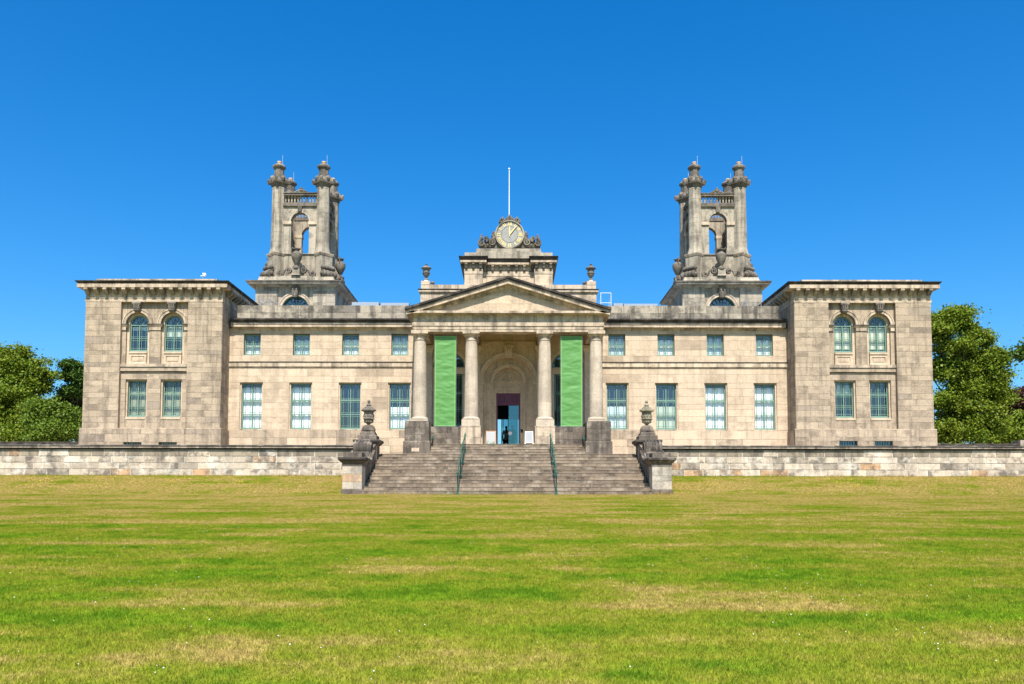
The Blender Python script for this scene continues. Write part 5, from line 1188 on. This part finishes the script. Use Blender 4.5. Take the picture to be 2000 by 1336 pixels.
# ------------------------------------------------------------------ grass blades and flowers
def grass():
    T = 1.0; nb = 5200
    bx_ = rng.uniform(-T/2, T/2, (nb, 2)); hgt = rng.uniform(.014, .036, nb); wd = rng.uniform(.0022, .0045, nb); an = rng.uniform(0, 2*PI, nb); le = rng.normal(0, .012, (nb, 2))
    v = np.zeros((nb, 3, 3)); v[:, 0, :2] = bx_-np.stack([np.cos(an), np.sin(an)], 1)*wd[:, None]; v[:, 1, :2] = bx_+np.stack([np.cos(an), np.sin(an)], 1)*wd[:, None]
    v[:, 2, :2] = bx_+le; v[:, 2, 2] = hgt
    pts = []; rots = []
    y = 5.6
    while y < D_WALL-.1:
        half = (y+1.5)*.62+1; x = -math.ceil(half)
        while x <= half:
            dx, dy = 0, 0; zz = ZG(y); sl = math.atan((ZG(y+.4)-ZG(y-.4))/.8)
            xx = x+.5*(int(y) % 2)
            if not (y > 34.9 and abs(xx) < 6.95):
                pts.append((xx, y, zz+.004)); m = Matrix.Rotation(sl, 3, 'X') @ Matrix.Rotation(random.choice((0, 1, 2, 3))*PI/2, 3, 'Z'); rots.append(tuple(m.to_euler()))
            x += T
        y += T
    for xx in (-6.5, -5.5, -4.5, -3.5, -2.5, -1.5, -.5, .5, 1.5, 2.5, 3.5, 4.5, 5.5, 6.5): pts.append((xx, 34.95, ZG(34.95)+.004)); rots.append((.03, 0, 0))
    me = bpy.data.meshes.new('grass'); allv = np.concatenate([v.reshape(-1, 3), np.array(pts)])
    me.from_pydata([tuple(q) for q in allv], [], [(3*i, 3*i+1, 3*i+2) for i in range(nb)]); me.materials.append(M['blade'])
    at = me.attributes.new('is_pt', 'BOOLEAN', 'POINT'); at.data.foreach_set('value', [False]*(3*nb)+[True]*len(pts))
    ar = me.attributes.new('rot', 'FLOAT_VECTOR', 'POINT'); ar.data.foreach_set('vector', np.concatenate([np.zeros(9*nb), np.array(rots).ravel()]))
    o = bpy.data.objects.new('grass', me); COL.objects.link(o); tag(o, 'short mown grass with dry straw patches', 'grass', kind='stuff')
    g = bpy.data.node_groups.new('scatter', 'GeometryNodeTree'); g.interface.new_socket('Geometry', in_out='INPUT', socket_type='NodeSocketGeometry'); g.interface.new_socket('Geometry', in_out='OUTPUT', socket_type='NodeSocketGeometry')
    N = g.nodes.new; gi, go = N('NodeGroupInput'), N('NodeGroupOutput'); na = N('GeometryNodeInputNamedAttribute'); na.data_type = 'BOOLEAN'; na.inputs[0].default_value = 'is_pt'
    nr = N('GeometryNodeInputNamedAttribute'); nr.data_type = 'FLOAT_VECTOR'; nr.inputs[0].default_value = 'rot'
    sp_ = N('GeometryNodeSeparateGeometry'); sp_.domain = 'POINT'; mp = N('GeometryNodeMeshToPoints'); io = N('GeometryNodeInstanceOnPoints'); er = N('FunctionNodeEulerToRotation')
    lk = g.links.new; lk(gi.outputs[0], sp_.inputs[0]); lk(na.outputs[0], sp_.inputs[1]); lk(sp_.outputs[0], mp.inputs[0]); lk(mp.outputs[0], io.inputs['Points']); lk(sp_.outputs[1], io.inputs['Instance'])
    lk(nr.outputs[0], er.inputs[0]); lk(er.outputs[0], io.inputs['Rotation']); lk(io.outputs[0], go.inputs[0])
    o.modifiers.new('scatter', 'NODES').node_group = g
grass()
def flowers(name, n, mat, size, label, area):
    mb = MB(); c = 0
    while c < n:
        y = area[0]+(area[1]-area[0])*random.random()**.8; x = random.uniform(-1, 1)*(y*.62+1)
        if area[1] < 36 and math.sin(x*.8+1.3*math.sin(y*.5))+math.sin(y*1.1+x*.2) < -.2+random.uniform(-1, 1): continue
        z = ZG(y)+.032; s_ = size*random.uniform(.6, 1.2); mb.ball((x, y, z), s_, 5, sz=.8); c += 1
    build(mb, name, mat, None, kind='stuff', label=label, cat='flowers', fix=False)
M['clover'] = plain('clover_white', (.78, .76, .70), .8, var=.05); M['dandelion'] = plain('yellow_petals', (.75, .55, .03), .8, var=.05)
flowers('clover_flowers', 480, 'clover', .0062, 'tiny white clover heads dotted over the lawn', (6.2, 30))
mb = MB()
for cxf, n in ((X(75, 38, 948), 14), (X(215, 39, 940), 10), (X(350, 38.5, 945), 10), (X(1375, 38.5, 945), 12), (X(1645, 38.5, 945), 22), (X(480, 39, 940), 8)):
    for i in range(n):
        x = cxf+random.gauss(0, .35); y = random.uniform(37.4, 39.4)
        if abs(x) > 7: mb.ball((x, y, ZG(y)+.05), .018, 5)
build(mb, 'yellow_flowers', 'dandelion', None, kind='stuff', label='tiny yellow flowers scattered on the bank below the wall', cat='flowers', fix=False)
def fringe():                                        # longer blades left uncut along the foot of the wall and steps
    n = 9000; vs = []; fs = []
    for i in range(n):
        k = random.random()
        if k < .72: x = random.choice((-1, 1))*random.uniform(6.9, 27); y = D_WALL-.03-abs(random.gauss(0, .05)); z = ZG(y)
        elif k < .9: x = random.uniform(-6, 6); y = D_STEP-.03-abs(random.gauss(0, .04)); z = ZG(y)
        else: x = random.choice((-1, 1))*random.choice((6.82, random.uniform(5.9, 6.8))); y = 35.55-abs(random.gauss(0, .03)) if abs(x) < 6.81 else random.uniform(35.6, 39.6); z = ZG(y)
        h = random.uniform(.03, .11)*(1+.7*math.sin(x*1.7)*math.sin(x*.53+1)); a = random.uniform(0, PI); w_ = .006
        vs += [(x-w_*math.cos(a), y-w_*math.sin(a), z-.02), (x+w_*math.cos(a), y+w_*math.sin(a), z-.02), (x+random.gauss(0, .025), y-abs(random.gauss(0, .02)), z+h)]; fs.append((3*i, 3*i+1, 3*i+2))
    mb = MB(); mb.v = vs; mb.f = fs; mb.m = [0]*n; build(mb, 'grass_fringe', 'blade', None, kind='stuff', label='ragged uncut grass along the foot of the walls and steps', cat='grass', fix=False)
fringe()
